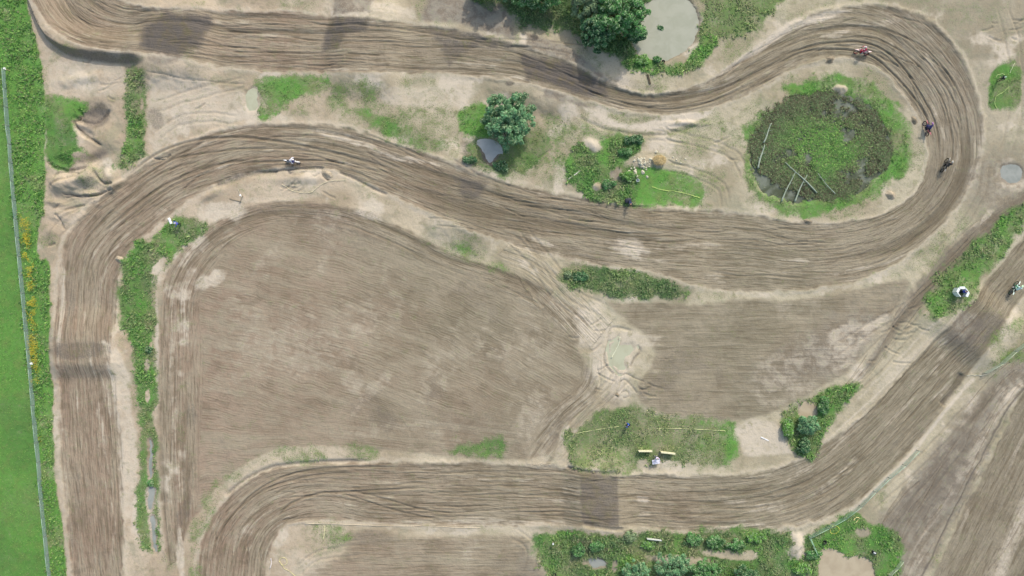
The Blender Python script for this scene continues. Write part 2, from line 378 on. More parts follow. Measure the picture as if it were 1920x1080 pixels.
darken(ell(540, 400, 70, 14, 5, 5), .3); darken(ell(570, 395, 190, 12, 3, 3), .3)
darken(ell(905, 575, 70, 22, 40, 12, .6), .28); darken(ell(640, 430, 120, 50, 20, 20, .8), .22)
darken(ell(880, 790, 120, 26, 5, 10, .7), .25); darken(ell(920, 838, 60, 12, -6, 5, .6), .35)
darken(ell(940, 700, 90, 60, 30, 20, .8), .15)
darken(ell(1765, 905, 34, 130, 28, 14, .6), .40); darken(ell(1830, 770, 50, 60, 35, 14, .6), .25); darken(ell(915, 295, 50, 22, 15, 8), .75); darken(ell(1185, 160, 60, 10, 5, 4), .3)
darken(ell(1220, 165, 14, 7, 0, 3), .5); darken(ell(1513, 416, 12, 5, 0, 2), .55); darken(ell(955, 160, 9, 5, 0, 2), .6)
darken(ell(1760, 340, 30, 90, 10, 10, .6), .25); darken(ell(1500, 60, 80, 30, -20, 10, .6), .0)
darken(ell(440, 870, 110, 12, -30, 5, .6), .2)
# ---- pale patches
def pal(cx, cy, rx, ry, rot, amt, a=7, e=.45): pale[...] = np.maximum(pale, ell(cx, cy, rx, ry, rot, a, e)*amt)
for p in [(470,1, 0,0,0,0)]: pass
pal(395, 522, 34, 14, -30, .75); pal(660, 720, 30, 26, 60, .35, 10); pal(740, 560, 60, 16, 60, .25, 12); pal(690, 740, 60, 14, -50, .35, 10)
pal(600, 640, 90, 30, -10, .25, 20, .8); pal(470, 640, 60, 90, 0, .3, 20, .8); pal(900, 640, 60, 14, -70, .25, 14)
pale[...] = np.maximum(pale, .62*ss(-6, 6, sdf([(200,684),(228,680),(246,760),(258,840),(252,960),(228,960),(222,860),(210,760)], 4)))
pale[...] = np.maximum(pale, .7*ss(-6, 6, sdf([(196,640),(222,650),(246,720),(215,690)], 4)))
pale[...] = np.maximum(pale, .95*ss(-4, 7, sdf([(1085,196),(1130,212),(1180,232),(1260,214),(1340,206),(1300,232),(1250,246),(1190,246),(1130,232)], 3)))
pale[...] = np.maximum(pale, .8*ss(-5, 8, sdf([(1320,150),(1380,112),(1440,66),(1500,28),(1600,14),(1560,34),(1490,60),(1440,92),(1380,128)], 3)))
pale[...] = np.maximum(pale, .8*ss(-4, 6, sdf([(975,62),(1000,66),(990,92),(968,84)], 2, smooth=0)))
pale[...] = np.maximum(pale, .6*ss(-4, 8, sdf([(700,2),(780,8),(785,40),(700,30)], 4, smooth=0)))
pale[...] = np.maximum(pale, .55*ss(-6, 10, sdf([(280,150),(420,160),(470,175),(470,225),(420,232),(340,250),(285,285)], 5)))
pale[...] = np.maximum(pale, .5*ss(-6, 10, sdf([(100,110),(230,125),(232,180),(150,185),(90,175)], 6)))
pale[...] = np.maximum(pale, .5*ss(-5, 10, sdf([(718,165),(850,160),(860,200),(800,205),(720,200)], 6)))
pal(1180, 466, 32, 20, 10, .7, 8); pal(1018, 455, 30, 5, 22, .6, 3); pal(1205, 935, 14, 8, 0, .6, 5); pal(1210, 965, 14, 6, 0, .4, 5)
pale[...] = np.maximum(pale, .62*ss(-12, 22, sdf([(1070,590),(1120,560),(1160,600),(1200,618),(1245,628),(1242,648),(1205,662),(1236,690),(1196,700),(1216,744),(1150,750),(1128,712),(1088,730),(1096,680),(1076,650)], 14)))
pale[...] = np.maximum(pale, .01*ss(-10, 16, sdf([(1080,600),(1130,575),(1170,610),(1240,632),(1235,655),(1210,690),(1200,740),(1150,745),(1100,700),(1080,650)], 9)))
pale[...] = np.maximum(pale, .7*ss(-6, 8, sdf([(1395,790),(1455,790),(1480,830),(1488,850),(1440,856),(1390,850)], 4)))
pale[...] = np.maximum(pale, .8*ss(-5, 8, sdf([(1475,1005),(1512,995),(1508,1040),(1498,1060),(1475,1045)], 4)))
pal(1600, 640, 60, 20, -35, .6, 12, .7); pal(1560, 680, 50, 8, 0, .5, 9, .7); pal(1630, 615, 50, 12, -40, .6, 9); pal(1840, 420, 30, 6, -60, .8, 8)
pal(560, 1060, 60, 40, -20, .45, 14, .6); pal(1000, 1000, 60, 12, 0, .4, 8); pal(1400, 990, 60, 8, 0, .5, 6); pal(1440, 955, 40, 8, 0, .4, 6)
pal(560, 355, 60, 25, 0, .35, 8); pal(1110, 270, 22, 22, 30, .75, 8); pal(930, 980, 130, 6, 2, .5, 4); pal(700, 983, 120, 3, 1, .5, 2)
pal(650, 262, 70, 8, 14, .6, 5); pal(760, 294, 70, 6, 14, .6, 5); pal(470, 345, 70, 12, -20, .3, 5)
pal(300, 500, 6, 70, 15, .5, 2); pal(294, 650, 4, 120, 0, .6, 1.5); pal(500, 375, 120, 6, -4, .4, 3)
pal(1640, 45, 60, 8, -8, .4, 6); pal(1745, 120, 6, 22, -30, .4, 4); pal(1155, 1, 1, 1, 0, 0); pal(325, 700, 8, 250, 0, .35, 3, .6)
pal(1650, 800, 6, 60, 40, .0); pal(1570, 60, 40, 6, -20, .5, 5); pal(1520, 45, 30, 5, -30, .4, 5)
pal(1780, 600, 4, 110, 42, .0); pal(1690, 690, 8, 90, 44, .5, 4, .6); pal(1600, 800, 6, 70, 44, .45, 4, .6); pal(1690, 770, 3, 40, 44, .5, 2)
pal(340, 1040, 8, 60, 0, .7, 4); pal(115, 560, 6, 110, 0, .5, 4); pal(112, 780, 5, 110, 0, .4, 3); pal(125, 1000, 6, 110, -3, .4, 3)
# worn light band at the margins of the tracks, lighter lines
tw = np.where(mm[0], np.minimum(mt, mw-mt), 99)
pale[...] = np.maximum(pale, .45*np.exp(-((tw+2+w3*4)/7)**2)*(mm[0]))
trackm = np.maximum(np.maximum(mk, kk[4]), k3[4])
tw2 = np.where(kk[0], np.minimum(kk[2], kk[3]-kk[2]), 99)
pale[...] = np.maximum(pale, .45*np.exp(-((tw2+2+w3*4)/7)**2)*(kk[0]))
trackm = np.maximum(np.maximum(mk, kk[4]), k3[4])
mo1 = fbm(PX+.5*PY, PY-.3*PX, 95, 5, 301); mo2 = fbm(PX, PY, 60, 5, 311); mo3 = fbm(FS_*10, FT_*60, 60, 4, 321)
allinf = np.maximum(np.maximum(INF, INF2), INF3)
pale[...] = np.maximum(pale, allinf*.34*ss(.12, .95, mo1)); darken(allinf*ss(.15, .9, -mo1+.2*mo2), .38)
pale[...] = np.maximum(pale, trackm*.40*ss(.25, .95, mo3)); darken(trackm*ss(.2, .95, -mo3), .30)
pale[...] = np.maximum(pale, (1-np.maximum(allinf, trackm))*.75*ss(.0, .8, mo2)); darken((1-np.maximum(allinf, trackm))*ss(.35, 1.0, -mo2), .16)
def pline(pts, width, amt, dst=None, a=2.0):
    dd, pp = line(pts, a, 60); k = np.exp(-(dd/width)**2)*ss(0, .08, pp)*ss(1, .92, pp)
    (pale if dst is None else dst)[...] = np.maximum(pale if dst is None else dst, k*amt)
pline([(1560,988),(1640,918),(1720,838),(1790,748),(1832,706)], 5, .85); pline([(1690,1100),(1745,985),(1800,890),(1860,790),(1935,690)], 11, .75, None, 4)
pline([(1722,1100),(1768,1000),(1822,893),(1885,775),(1930,715)], 2.6, .75, damp_shade); pline([(1868,1100),(1900,1010),(1935,930)], 16, .7, None, 4); pline([(1650,1090),(1680,1000),(1740,900),(1800,810)], 22, .4, damp_shade, 8)
pline([(1600,760),(1680,680),(1740,615),(1790,570)], 4, .5); pline([(1545,830),(1640,745),(1720,665),(1790,580)], 3, .6)
darken(k3[4]*1.0, .25)
def gre(k, a): grey[...] = np.maximum(grey, np.clip(k, 0, 1)*a)
gre(ss(-5, 8, sdf([(628,-20),(712,-20),(700,30),(620,34)], 3, smooth=0)), .9)
gre(ss(-5, 14, sdf([(800,-10),(900,-6),(965,15),(968,85),(900,65),(850,48),(782,42)], 5, smooth=1)), .95)
gre(ss(-5, 10, sdf([(985,60),(1060,80),(1110,120),(1180,175),(1130,152),(1060,118),(985,95)], 4, smooth=1)), .9)
gre(ss(-4, 8, sdf([(1020,165),(1060,180),(1130,205),(1090,205),(1015,185)], 3, smooth=1)), .8)
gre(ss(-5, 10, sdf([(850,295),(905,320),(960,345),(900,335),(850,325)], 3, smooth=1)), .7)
gre(ss(-5, 10, sdf([(285,108),(350,106),(350,118),(310,132),(285,125)], 3)), .7)
gre(ell(1800, 615, 40, 34, -30, 8), .7); gre(ell(1560, 650, 150, 50, -25, 14, .8), .6); gre(ell(1840, 60, 220, 300, 0, 40, .6), .42); gre(ell(1900, 350, 60, 60, 0, 10), .5)
gre(ell(1470, 60, 60, 20, -20, 10), .2); gre(ell(1800, 900, 400, 500, 0, 40, .5), .18); gre(ell(1870, 340, 90, 60, -35, 14, .6), .6)
pal(560, 640, 150, 60, -8, .32, 30, 1); pal(820, 700, 120, 30, -55, .32, 24, 1); pal(1000, 640, 60, 60, 0, .3, 20, 1); pal(1540, 650, 70, 20, -10, .3, 16, 1); pal(1000, 780, 40, 60, 30, .4, 14, 1); pal(760, 800, 160, 14, -4, .3, 10, 1)
pal(60, 120, 12, 60, -20, .6, 6); pal(1580, 640, 40, 30, -30, .6, 10)
gre(ell(1150, 745, 22, 14, 0, 5), .5); gre(ell(1100, 735, 1, 1, 0, 1), 0); gre(ell(1160, 1060, 20, 10, 0, 3), .5); gre(ell(1155, 320, 12, 22, 30, 4), .6)
gre(ss(-10, 26, sdf([(1930,600),(1860,700),(1790,790),(1720,870),(1660,950),(1690,1000),(1680,1090),(1720,1120),(1790,980),(1850,860),(1930,740)], 14)), .25)
gre(ell(1630, 1010, 30, 20, 0, 6), .4); gre(ell(1000, 1060, 30, 40, 0, 8), .4)

# ------------------------------------------------------------------ vegetation patches
# name, label, polygon, cover, kind(0 dry olive..1 bright), dark lush, height, edge
FENCE_L = [(4,128),(14,240),(23,330),(29,420),(37,500),(46,590),(54,680),(63,760),(70,840),(77,920),(85,1000),(93,1085),(108,1260)]
PASTURE = [(-1500,40),(0,110),(13,240),(22,330),(28,420),(36,500),(45,590),(53,680),(62,760),(69,840),(76,920),(84,1000),(92,1085),(108,1260),(140,1700),(-1500,1700)]
VERGE = [(-40,-80),(46,-80),(50,0),(58,45),(68,85),(76,115),(80,160),(84,210),(82,270),(84,330),(80,390),(72,430),(70,470),(76,490),(90,494),(92,600),(97,700),(99,800),
         (98,880),(108,940),(118,1000),(124,1080),(140,1260),(108,1260),(93,1085),(85,1000),(77,920),(70,840),(63,760),(54,680),(46,590),(37,500),(29,420),(23,330),(14,240),(-40,150)]
PATCH = [
 ('weeds', 'tall bright green weeds along the wire fence beside the pasture', VERGE, .95, 1.0, .12, .28, 3),
 ('grass', 'bright green grass patch between the verge weeds and the dug sand', [(86,184),(152,190),(156,198),(136,216),(132,232),(146,256),(150,276),(166,284),(140,300),(108,320),(90,300),(85,240)], .95, .8, .4, .22, 3),
 ('weeds', 'narrow upright weed strip crossing the sand below the top straight', [(234,136),(266,134),(268,170),(272,220),(270,280),(252,300),(236,322),(222,312),(238,270),(234,200)], .8, .45, .5, .3, 4),
 ('grass', 'green grass wedge right of the small square puddle', [(482,150),(560,148),(622,150),(608,168),(570,182),(540,200),(508,212),(484,216)], .9, .6, .1, .16, 4),
 ('grass', 'thin dry grass patch left of the round bushy tree', [(622,168),(706,158),(712,200),(760,210),(850,205),(862,240),(860,290),(800,282),(740,256),(700,235),(640,212)], .42, .15, .1, .14, 8),
 ('grass', 'green grass line sloping along the upper edge of the middle straight', [(655,206),(720,220),(790,250),(838,280),(800,282),(740,256),(690,232)], .8, .45, .2, .16, 4),
 ('grass', 'lime green grass tuft on the left side of the round bushy tree', [(862,212),(905,196),(925,230),(915,262),(880,256),(862,236)], .95, .9, .0, .22, 3),
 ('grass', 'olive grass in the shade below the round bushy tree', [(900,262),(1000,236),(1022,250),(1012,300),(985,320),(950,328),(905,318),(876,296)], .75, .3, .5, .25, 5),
 ('grass', 'sparse dry grass on the sand between the tree and the sand patch of the lawn', [(1010,210),(1090,225),(1180,250),(1120,262),(1080,290),(1055,330),(1020,330),(1030,270)], .35, .2, .1, .14, 8),
 ('weeds', 'lush green grass and weeds with bare sandy holes beside the rubble', [(1066,332),(1062,300),(1088,264),(1160,256),(1204,262),(1176,300),(1200,312),(1214,336),(1200,372),(1190,384),(1150,378),(1100,366)], .95, .62, .5, .32, 4),
 ('grass', 'mown bright green lawn with a tape line right of the rubble', [(1200,320),(1240,316),(1310,338),(1318,358),(1308,386),(1250,384),(1188,386),(1196,350)], .93, .72, .05, .12, 3),
 ('grass', 'green grass ring around the marshy reed pond', [(1400,240),(1430,200),(1480,160),(1550,138),(1610,150),(1660,185),(1690,225),(1700,275),(1690,325),(1640,365),(1580,390),(1510,398),(1450,390),(1405,350),(1398,290)], .85, .62, .2, .25, 6),
 ('grass', 'sparse bleached grass on the sand left of the marshy reed pond', [(1330,240),(1400,210),(1460,160),(1520,135),(1480,180),(1420,230),(1400,300),(1390,330),(1350,320)], .30, .1, .1, .15, 9),
 ('weeds', 'green grass bank along the lower rim of the big muddy pond', [(1166,92),(1200,104),(1240,124),(1285,118),(1310,84),(1330,62),(1352,72),(1322,112),(1275,140),(1210,136),(1172,118)], .95, .72, .3, .3, 4),
 ('weeds', 'rough grey green scrub right of the big muddy pond', [(1310,70),(1322,20),(1300,-30),(1470,-30),(1446,22),(1400,55),(1350,76)], .8, .35, .3, .28, 7),
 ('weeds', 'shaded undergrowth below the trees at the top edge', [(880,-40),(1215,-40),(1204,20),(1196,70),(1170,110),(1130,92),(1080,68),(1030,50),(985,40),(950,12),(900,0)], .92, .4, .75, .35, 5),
 ('grass', 'small square grass island around the person in dark clothes', [(1858,140),(1880,126),(1908,128),(1912,165),(1908,202),(1862,202),(1856,170)], .95, .55, .35, .2, 3),
 ('weeds', 'long green grass island running up beside the white booth', [(1935,365),(1880,410),(1830,460),(1780,505),(1740,550),(1732,592),(1765,594),(1812,556),(1840,520),(1870,480),(1935,405)], .8, .6, .35, .28, 5),
 ('weeds', 'green grass mound below the person with the white flag', [(322,414),(350,410),(392,428),(372,452),(330,478),(296,520),(290,560),(288,622),(262,640),(246,640),(232,590),(228,500),(256,462),(300,442)], .85, .5, .4, .28, 4),
 ('weeds', 'long narrow grass strip along the ditch beside the left straight', [(248,640),(286,628),(290,760),(292,900),(300,1010),(294,1034),(262,1014),(260,900),(262,800),(254,700)], .9, .5, .35, .25, 3),
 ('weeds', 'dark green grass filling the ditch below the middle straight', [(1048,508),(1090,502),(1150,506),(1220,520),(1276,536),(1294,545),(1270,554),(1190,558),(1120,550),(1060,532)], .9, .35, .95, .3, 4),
 ('weeds', 'olive grass island around the yellow boards', [(1058,828),(1090,795),(1130,768),(1200,764),(1290,786),(1330,790),(1330,870),(1290,872),(1220,876),(1160,882),(1110,872),(1072,858)], .78, .18, .3, .20, 5),
 ('grass', 'bright grass corner at the right end of the olive island', [(1320,790),(1374,794),(1380,830),(1372,862),(1320,870),(1300,830)], .85, .55, .2, .2, 4),
 ('weeds', 'green weeds around the small round puddle', [(1462,786),(1485,756),(1530,738),(1602,722),(1606,742),(1570,772),(1545,800),(1530,838),(1516,858),(1500,846),(1478,822)], .92, .62, .45, .32, 4),
 ('weeds', 'thick dark weeds below the lower straight near the bottom edge', [(1008,1014),(1040,996),(1100,992),(1180,1002),(1300,996),(1400,998),(1478,1002),(1480,1050),(1500,1110),(1300,1180),(1060,1180),(1030,1080),(1014,1050)], .92, .5, .65, .38, 5),
 ('weeds', 'bright grass around the heart shaped muddy pond', [(1480,1060),(1512,1050),(1518,1004),(1560,985),(1600,966),(1640,985),(1682,1000),(1688,1060),(1660,1130),(1600,1180),(1480,1180)], .92, .7, .35, .28, 4),
 ('grass', 'thin pale grass following the lower left bend', [(354,1110),(362,1000),(392,930),(450,880),(520,846),(620,830),(700,838),(690,858),(560,862),(480,878),(416,930),(378,1000),(370,1110)], .42, .3, .2, .14, 5),
 ('grass', 'faint grass beside the infield above the lower straight', [(840,848),(900,826),(950,822),(948,848),(900,856)], .5, .4, .4, .14, 6),
 ('grass', 'faint dry grass on the sandy bank right of the infield', [(820,432),(860,450),(900,470),(942,496),(930,505),(880,482),(830,446)], .35, .3, .1, .12, 5),
 ('grass', 'faint dry grass by the short mesh fence on the right', [(1850,640),(1900,600),(1960,580),(1960,640),(1900,680),(1850,695)], .42, .25, .1, .14, 9),
 ('grass', 'faint green patch inside the lower left bend', [(575,985),(640,985),(650,1010),(610,1030),(570,1020)], .3, .35, .1, .12, 6),
]
GH = z0(); PID = np.full(PX.shape, -1, np.int16)
big = fbm(PX, PY, 34, 4, 21)
for i, (nm, lb, poly, cov, kind, lush, hgt, e) in enumerate(PATCH):
    e2 = e*1.0+(2.5 if i else 0); d = sdf(poly, e2*1.1, b=e2*.9, pad=34)
    k = ss(-e2*1.7, e2*0.9, d)
    c = k*np.clip(cov+ (big*0.45 if cov < .6 else big*0.22-.02), 0, 1)
    c = c*(1-0.9*mk*ss(2, 12, tw)) if i > 0 else c
    m = c > gr*0.9
    gk = np.where(m & (k > .02), kind+(0.45 if kind > .4 else .22)*big+(.25 if kind > .4 else .1)*w3, gk); gd = np.where(m & (k > .02), lush*(0.75+0.9*fbm(PX, PY, 40, 4, 50+i)), gd)
    GH = np.where(m & (k > .1), hgt, GH); PID = np.where(m & (c > 0.12), i, PID)
    gr = np.maximum(gr, c)
film = (1-trackm)*(1-allinf)*.40*ss(-.05, .75, fbm(PX, PY, 70, 6, 401)+.25*ss(600, 1000, PX))*ss(560, 700, PX)*(PY < 520)
film = np.maximum(film, (1-trackm)*(1-allinf)*.34*ss(.1, .8, fbm(PX, PY, 60, 6, 402)))
pale[...] = pale*(1-.85*np.clip(grey-.5, 0, .5)*2)
film = film*(1-np.clip(grey*1.1, 0, 1))*(1-np.clip(pale*1.1, 0, 1)); gk = np.where(film > gr, 0.0, gk); gr = np.maximum(gr, film)
# bare sandy holes inside the vegetation
for (cx, cy, rx, ry, rot) in [(1112,270,20,12,30),(1117,350,9,8,0),(1155,325,10,14,30),(1575,168,14,9,0),(1450,190,30,16,-30),(275,688,6,14,0),(276,740,5,11,0),(1108,1052,20,6,0),
        (1152,1060,6,14,0),(1408,1038,16,9,0),(282,648,4,8,20),(1208,300,24,12,0),(1235,300,16,10,0),(1520,735,1,1,0),(1206,870,10,10,0),(1130,950,1,1,0),(300,500,8,22,40),(264,195,4,10,0),(150,290,14,6,0),(1280,1050,70,9,5),
        (1370,1040,50,9,5),(1620,1000,16,9,0),(1225,842,1,1,0)]:
    k = ell(cx, cy, rx, ry, rot, 3, .3)
    gr = gr*(1-.93*k)
pastd = sdf(PASTURE, 0.5, pad=400, smooth=0)
past = ss(-1, 2, pastd)
# far country round the track: meadow
far = ss(0, 40, np.maximum(np.abs(PX-960)-1130, np.abs(PY-540)-640)+w1*30)
past_all = np.maximum(past, far)
gr = np.maximum(gr, past_all); gk = np.where(past_all > .5, .88+.30*fbm(PX, PY*.5, 45, 4, 89), gk); gd = np.where(past_all > .5, .10+.5*ss(-.4, .9, fbm(PX, PY, 70, 5, 88)), gd)
GH = np.where(past_all > .5, .07, GH)
trk = trk*(1-past_all); damp_shade *= 1-past_all; pale *= 1-past_all; rut *= 1-past_all; fs *= 1-past_all
H += 0.02*gr*fbm(PX, PY, 9, 2, 77)

# ------------------------------------------------------------------ ponds: carved basins
PONDS = [
 ('big_pond', [(1206,10),(1240,-4),(1285,-2),(1304,18),(1310,48),(1300,78),(1278,98),(1250,112),(1222,110),(1196,98),(1190,72),(1196,40)], .5, -0.14),
 ('heart_pond', [(1538,1040),(1552,1030),(1576,1036),(1588,1050),(1604,1046),(1626,1050),(1636,1068),(1630,1100),(1600,1130),(1560,1130),(1540,1090)], .4, -0.12),
 ('round_puddle', [(1497,760),(1512,752),(1528,758),(1532,770),(1524,782),(1508,784),(1498,775)], .25, -0.10),
 ('grey_puddle', [(1876,318),(1886,308),(1902,307),(1914,316),(1916,332),(1905,342),(1888,342),(1877,334)], .25, -0.1),
 ('square_puddle', [(464,170),(480,166),(484,185),(481,206),(466,206),(460,188)], .25, -0.1),
 ('muddy_puddle', [(1148,640),(1160,630),(1164,642),(1178,640),(1192,652),(1184,664),(1174,672),(1176,694),(1164,700),(1152,690),(1144,676),(1142,660)], .10, -0.05),
 ('tree_puddle', [(900,268),(925,270),(936,284),(930,302),(922,308),(910,300),(904,286)], .25, -0.12),
 ('marsh', [(1412,270),(1425,235),(1460,205),(1500,180),(1550,170),(1600,180),(1640,205),(1664,245),(1668,285),(1650,330),(1610,358),(1560,368),(1500,375),(1450,368),(1415,335),(1408,300)], .35, -0.16),
 ('ditch_top', [(277,830),(284,830),(285,880),(280,900),(276,870)], .3, -0.15),
 ('ditch_mid', [(277,915),(288,915),(288,952),(280,960),(276,940)], .3, -0.15),
 ('ditch_low', [(283,970),(291,972),(294,1030),(287,1032),(282,1000)], .3, -0.15),
 ('bottom_puddle', [(1100,1050),(1115,1046),(1132,1052),(1134,1062),(1110,1064)], .3, -0.14),
]
WATER = {}
for nm, poly, dep, lev in PONDS:
    wp_ = 3.2 if nm == 'muddy_puddle' else (5.5 if nm == 'marsh' else 2.5); d = sdf(poly, 5 if nm == 'marsh' else 2.0, wp_)
    k = ss(-7, 9, d)
    Hl = float(np.mean(H[(d > -8) & (d < 3)])) if np.any((d > -8) & (d < 3)) else 0
    H = np.where(k > 0, H*(1-k)+k*(Hl-dep), H)
    WATER[nm] = (poly, Hl+lev)
    m = ss(-7, -1, d)
    if nm != 'marsh':
        gr = gr*(1-.97*ss(-5, 0, d)); damp_shade = np.maximum(damp_shade, (.2 if nm in ('muddy_puddle', 'square_puddle') else .45)*m*(1-ss(2, 8, d)))
    else:
        gr = gr*(1-.5*ss(0, 6, d)); damp_shade = np.maximum(damp_shade, .95*ss(-2, 6, d))
    trk = trk*(1-m)
# spoil heaps and hollow at the left
def hump(cx, cy, rx, ry, h, rot=0, a=4, p=1.0):
    global H
    H = H+h*ss(1.2, 0.0, blob(cx, cy, rx, ry, rot, a))**p
hump(175, 215, 34, 26, -.8, 0, 5); hump(130, 345, 34, 22, .7, 0, 6); hump(165, 330, 26, 22, .8, 30, 6); hump(205, 335, 24, 16, .6, -20, 6)
hump(120, 400, 30, 18, .4, 0, 6); hump(118, 300, 20, 12, -.4); hump(180, 300, 24, 10, -.3); hump(160, 365, 26, 8, .4)
hump(100, 430, 18, 18, .3); hump(400, 365, 30, 10, .35, -25); hump(1450, 365, 1, 1, 0)
hump(1205, 300, 26, 18, .35, 0, 8); hump(1236, 300, 15, 11, .55, 0, 3); hump(1112, 270, 20, 14, .4, 30, 3); hump(1118, 350, 9, 9, .35, 0, 2)
hump(1495, 1025, 14, 30, .6, 5, 5); hump(1290, 232, 50, 6, .3, 0, 3); hump(560, 335, 60, 12, .35, 0, 3); hump(1575, 166, 14, 9, .4, 0, 3)
hump(110, 215, 30, 40, .35, 10, 5); hump(205, 265, 22, 26, .45, 20, 6); hump(150, 335, 46, 16, .7, -12, 6); hump(215, 350, 22, 9, .5, -30, 5); hump(110, 350, 20, 22, .6, 0, 5); hump(150, 150, 60, 12, .3, -8, 6); hump(110, 380, 30, 8, .4, 8, 4)
hump(160, 248, 24, 9, -.5, 30, 4)
for pts_, w_, d_, m_ in [([(146,200),(150,215),(138,228),(150,246),(172,262),(196,276)], 2.5, .4, .6), ([(134,214),(150,226),(172,232),(190,222),(206,206)], 4, .35, .45), ([(96,352),(112,338),(140,330),(168,318)], 2.2, .3, .4),
        ([(176,318),(188,338),(200,346),(214,344)], 2.2, .35, .5), ([(116,362),(150,368),(186,366),(212,352)], 2, .3, .5), ([(100,332),(120,322),(150,324)], 1.8, .25, .4), ([(122,396),(140,388),(160,384)], 1.6, .2, .4),
        ([(104,400),(116,412),(122,430)], 1.6, .2, .35), ([(90,300),(100,312),(130,318),(168,312)], 3, .3, .5)]: scarp(pts_, w_, d_, m_, 3)  # groove shading between the heaps goes into the colour too
# small-scale clods
H += (0.028*np.abs(fbm(PX, PY, 7, 2, 99)))*(1-gr)*ss(150, 60, np.hypot(X/1.5, Y))
lump = fbm(PX, PY, 20, 4, 98)
H += .12*ell(150, 350, 75, 60, 0, 6)*lump + .05*ell(160, 150, 80, 40, 0, 6)*lump + .06*ell(1640, 600, 60, 110, 40, 6)*lump
H = H.astype(np.float32)

WARM = np.clip(ss(1450, 300, PX)+.45*fbm(PX, PY, 260, 4, 500), 0, 1)
def ground_z(px, py):
    x, y = W(px, py)
    i = int(np.clip(np.searchsorted(ax, x)-1, 0, NX-2)); j = int(np.clip(np.searchsorted(ay, y)-1, 0, NY-2))
    fx = (x-ax[i])/(ax[i+1]-ax[i]); fy = (y-ay[j])/(ay[j+1]-ay[j])
    return float((H[j, i]*(1-fx)+H[j, i+1]*fx)*(1-fy)+(H[j+1, i]*(1-fx)+H[j+1, i+1]*fx)*fy)
def gz_arr(x, y):
    i = np.clip(np.searchsorted(ax, x)-1, 0, NX-2); j = np.clip(np.searchsorted(ay, y)-1, 0, NY-2)
    return H[j, i]

# ------------------------------------------------------------------ material helpers
def lin(c):
    return tuple(((v/255)/12.92 if v/255 <= 0.04045 else ((v/255+0.055)/1.055)**2.4) for v in c)
class NT:
    def __init__(self, name, rough=0.95, spec=0.2):
        self.m = bpy.data.materials.new(name); self.m.use_nodes = True
        self.t = self.m.node_tree; self.t.nodes.clear()
        self.o = self.t.nodes.new('ShaderNodeOutputMaterial'); self.b = self.t.nodes.new('ShaderNodeBsdfPrincipled')
        self.b.inputs['Roughness'].default_value = rough; self.b.inputs['Specular IOR Level'].default_value = spec
        self.t.links.new(self.b.outputs[0], self.o.inputs[0])
    def n(self, typ, **k):
        nd = self.t.nodes.new(typ)
        for a, v in k.items(): setattr(nd, a, v)
        return nd
    def l(self, a, b): self.t.links.new(a, b)
    def attr(self, name, out='Fac'): return self.n('ShaderNodeAttribute', attribute_name=name).outputs[out]
    def put(self, sock, v):
        if hasattr(v, 'is_linked') or isinstance(v, bpy.types.NodeSocket): self.l(v, sock)
        else: sock.default_value = v
    def math(self, op, a, b=0.0, c=0.0, clamp=False):
        nd = self.n('ShaderNodeMath', operation=op, use_clamp=clamp)
        self.put(nd.inputs[0], a); self.put(nd.inputs[1], b); self.put(nd.inputs[2], c); return nd.outputs[0]
    def mix(self, f, a, b, blend='MIX'):
        nd = self.n('ShaderNodeMix', data_type='RGBA', blend_type=blend); nd.clamp_factor = True
        self.put(nd.inputs[0], f)
        for s, v in ((nd.inputs[6], a), (nd.inputs[7], b)):
            if isinstance(v, tuple): s.default_value = (*v[:3], 1)
            else: self.l(v, s)
        return nd.outputs[2]
    def noise(self, vec, scale, detail=4, rough=.55, dist=0.0, dim='3D'):
        nd = self.n('ShaderNodeTexNoise', noise_dimensions=dim); self.put(nd.inputs['Vector'], vec)
        nd.inputs['Scale'].default_value = scale; nd.inputs['Detail'].default_value = detail
        nd.inputs['Roughness'].default_value = rough; nd.inputs['Distortion'].default_value = dist
        return nd.outputs['Fac']
    def ramp(self, f, a, b):   # smooth map range to 0..1
        nd = self.n('ShaderNodeMapRange', interpolation_type='SMOOTHSTEP'); self.put(nd.inputs[0], f)
        nd.inputs[1].default_value = a; nd.inputs[2].default_value = b; return nd.outputs[0]
    def scale(self, vec, s):
        nd = self.n('ShaderNodeVectorMath', operation='MULTIPLY'); self.l(vec, nd.inputs[0]); nd.inputs[1].default_value = s; return nd.outputs[0]
    def bump(self, h, dist, strength=1.0):
        nd = self.n('ShaderNodeBump'); nd.inputs['Strength'].default_value = strength; nd.inputs['Distance'].default_value = dist
        self.l(h, nd.inputs['Height']); self.l(nd.outputs[0], self.b.inputs['Normal'])
    def color(self, c):
        if isinstance(c, tuple): self.b.inputs['Base Color'].default_value = (*c[:3], 1)
        else: self.l(c, self.b.inputs['Base Color'])

# soil and grass in one node material: weights come from vertex attributes, detail from noises
G = NT('soil_and_turf', 0.97, 0.08)
pos = G.n('ShaderNodeNewGeometry').outputs['Position']
flow = G.n('ShaderNodeAttribute', attribute_name='flow').outputs['Vector']
Af = G.n('ShaderNodeSeparateColor'); G.l(G.n('ShaderNodeAttribute', attribute_name='wa').outputs['Color'], Af.inputs[0])
Bf = G.n('ShaderNodeSeparateColor'); G.l(G.n('ShaderNodeAttribute', attribute_name='wb').outputs['Color'], Bf.inputs[0])
Cf = G.n('ShaderNodeSeparateColor'); G.l(G.n('ShaderNodeAttribute', attribute_name='wc').outputs['Color'], Cf.inputs[0])
a_trk, a_damp_shade, a_pale = Af.outputs; a_grey, a_rut, a_gr = Bf.outputs; a_gk, a_gd, a_fs = Cf.outputs
n_big = G.noise(pos, 0.10, 5, .6, .4); n_mid = G.noise(pos, 0.7, 5, .62, .3); n_fine = G.noise(pos, 4.5, 4, .65); n_grit = G.noise(pos, 16, 2, .6)
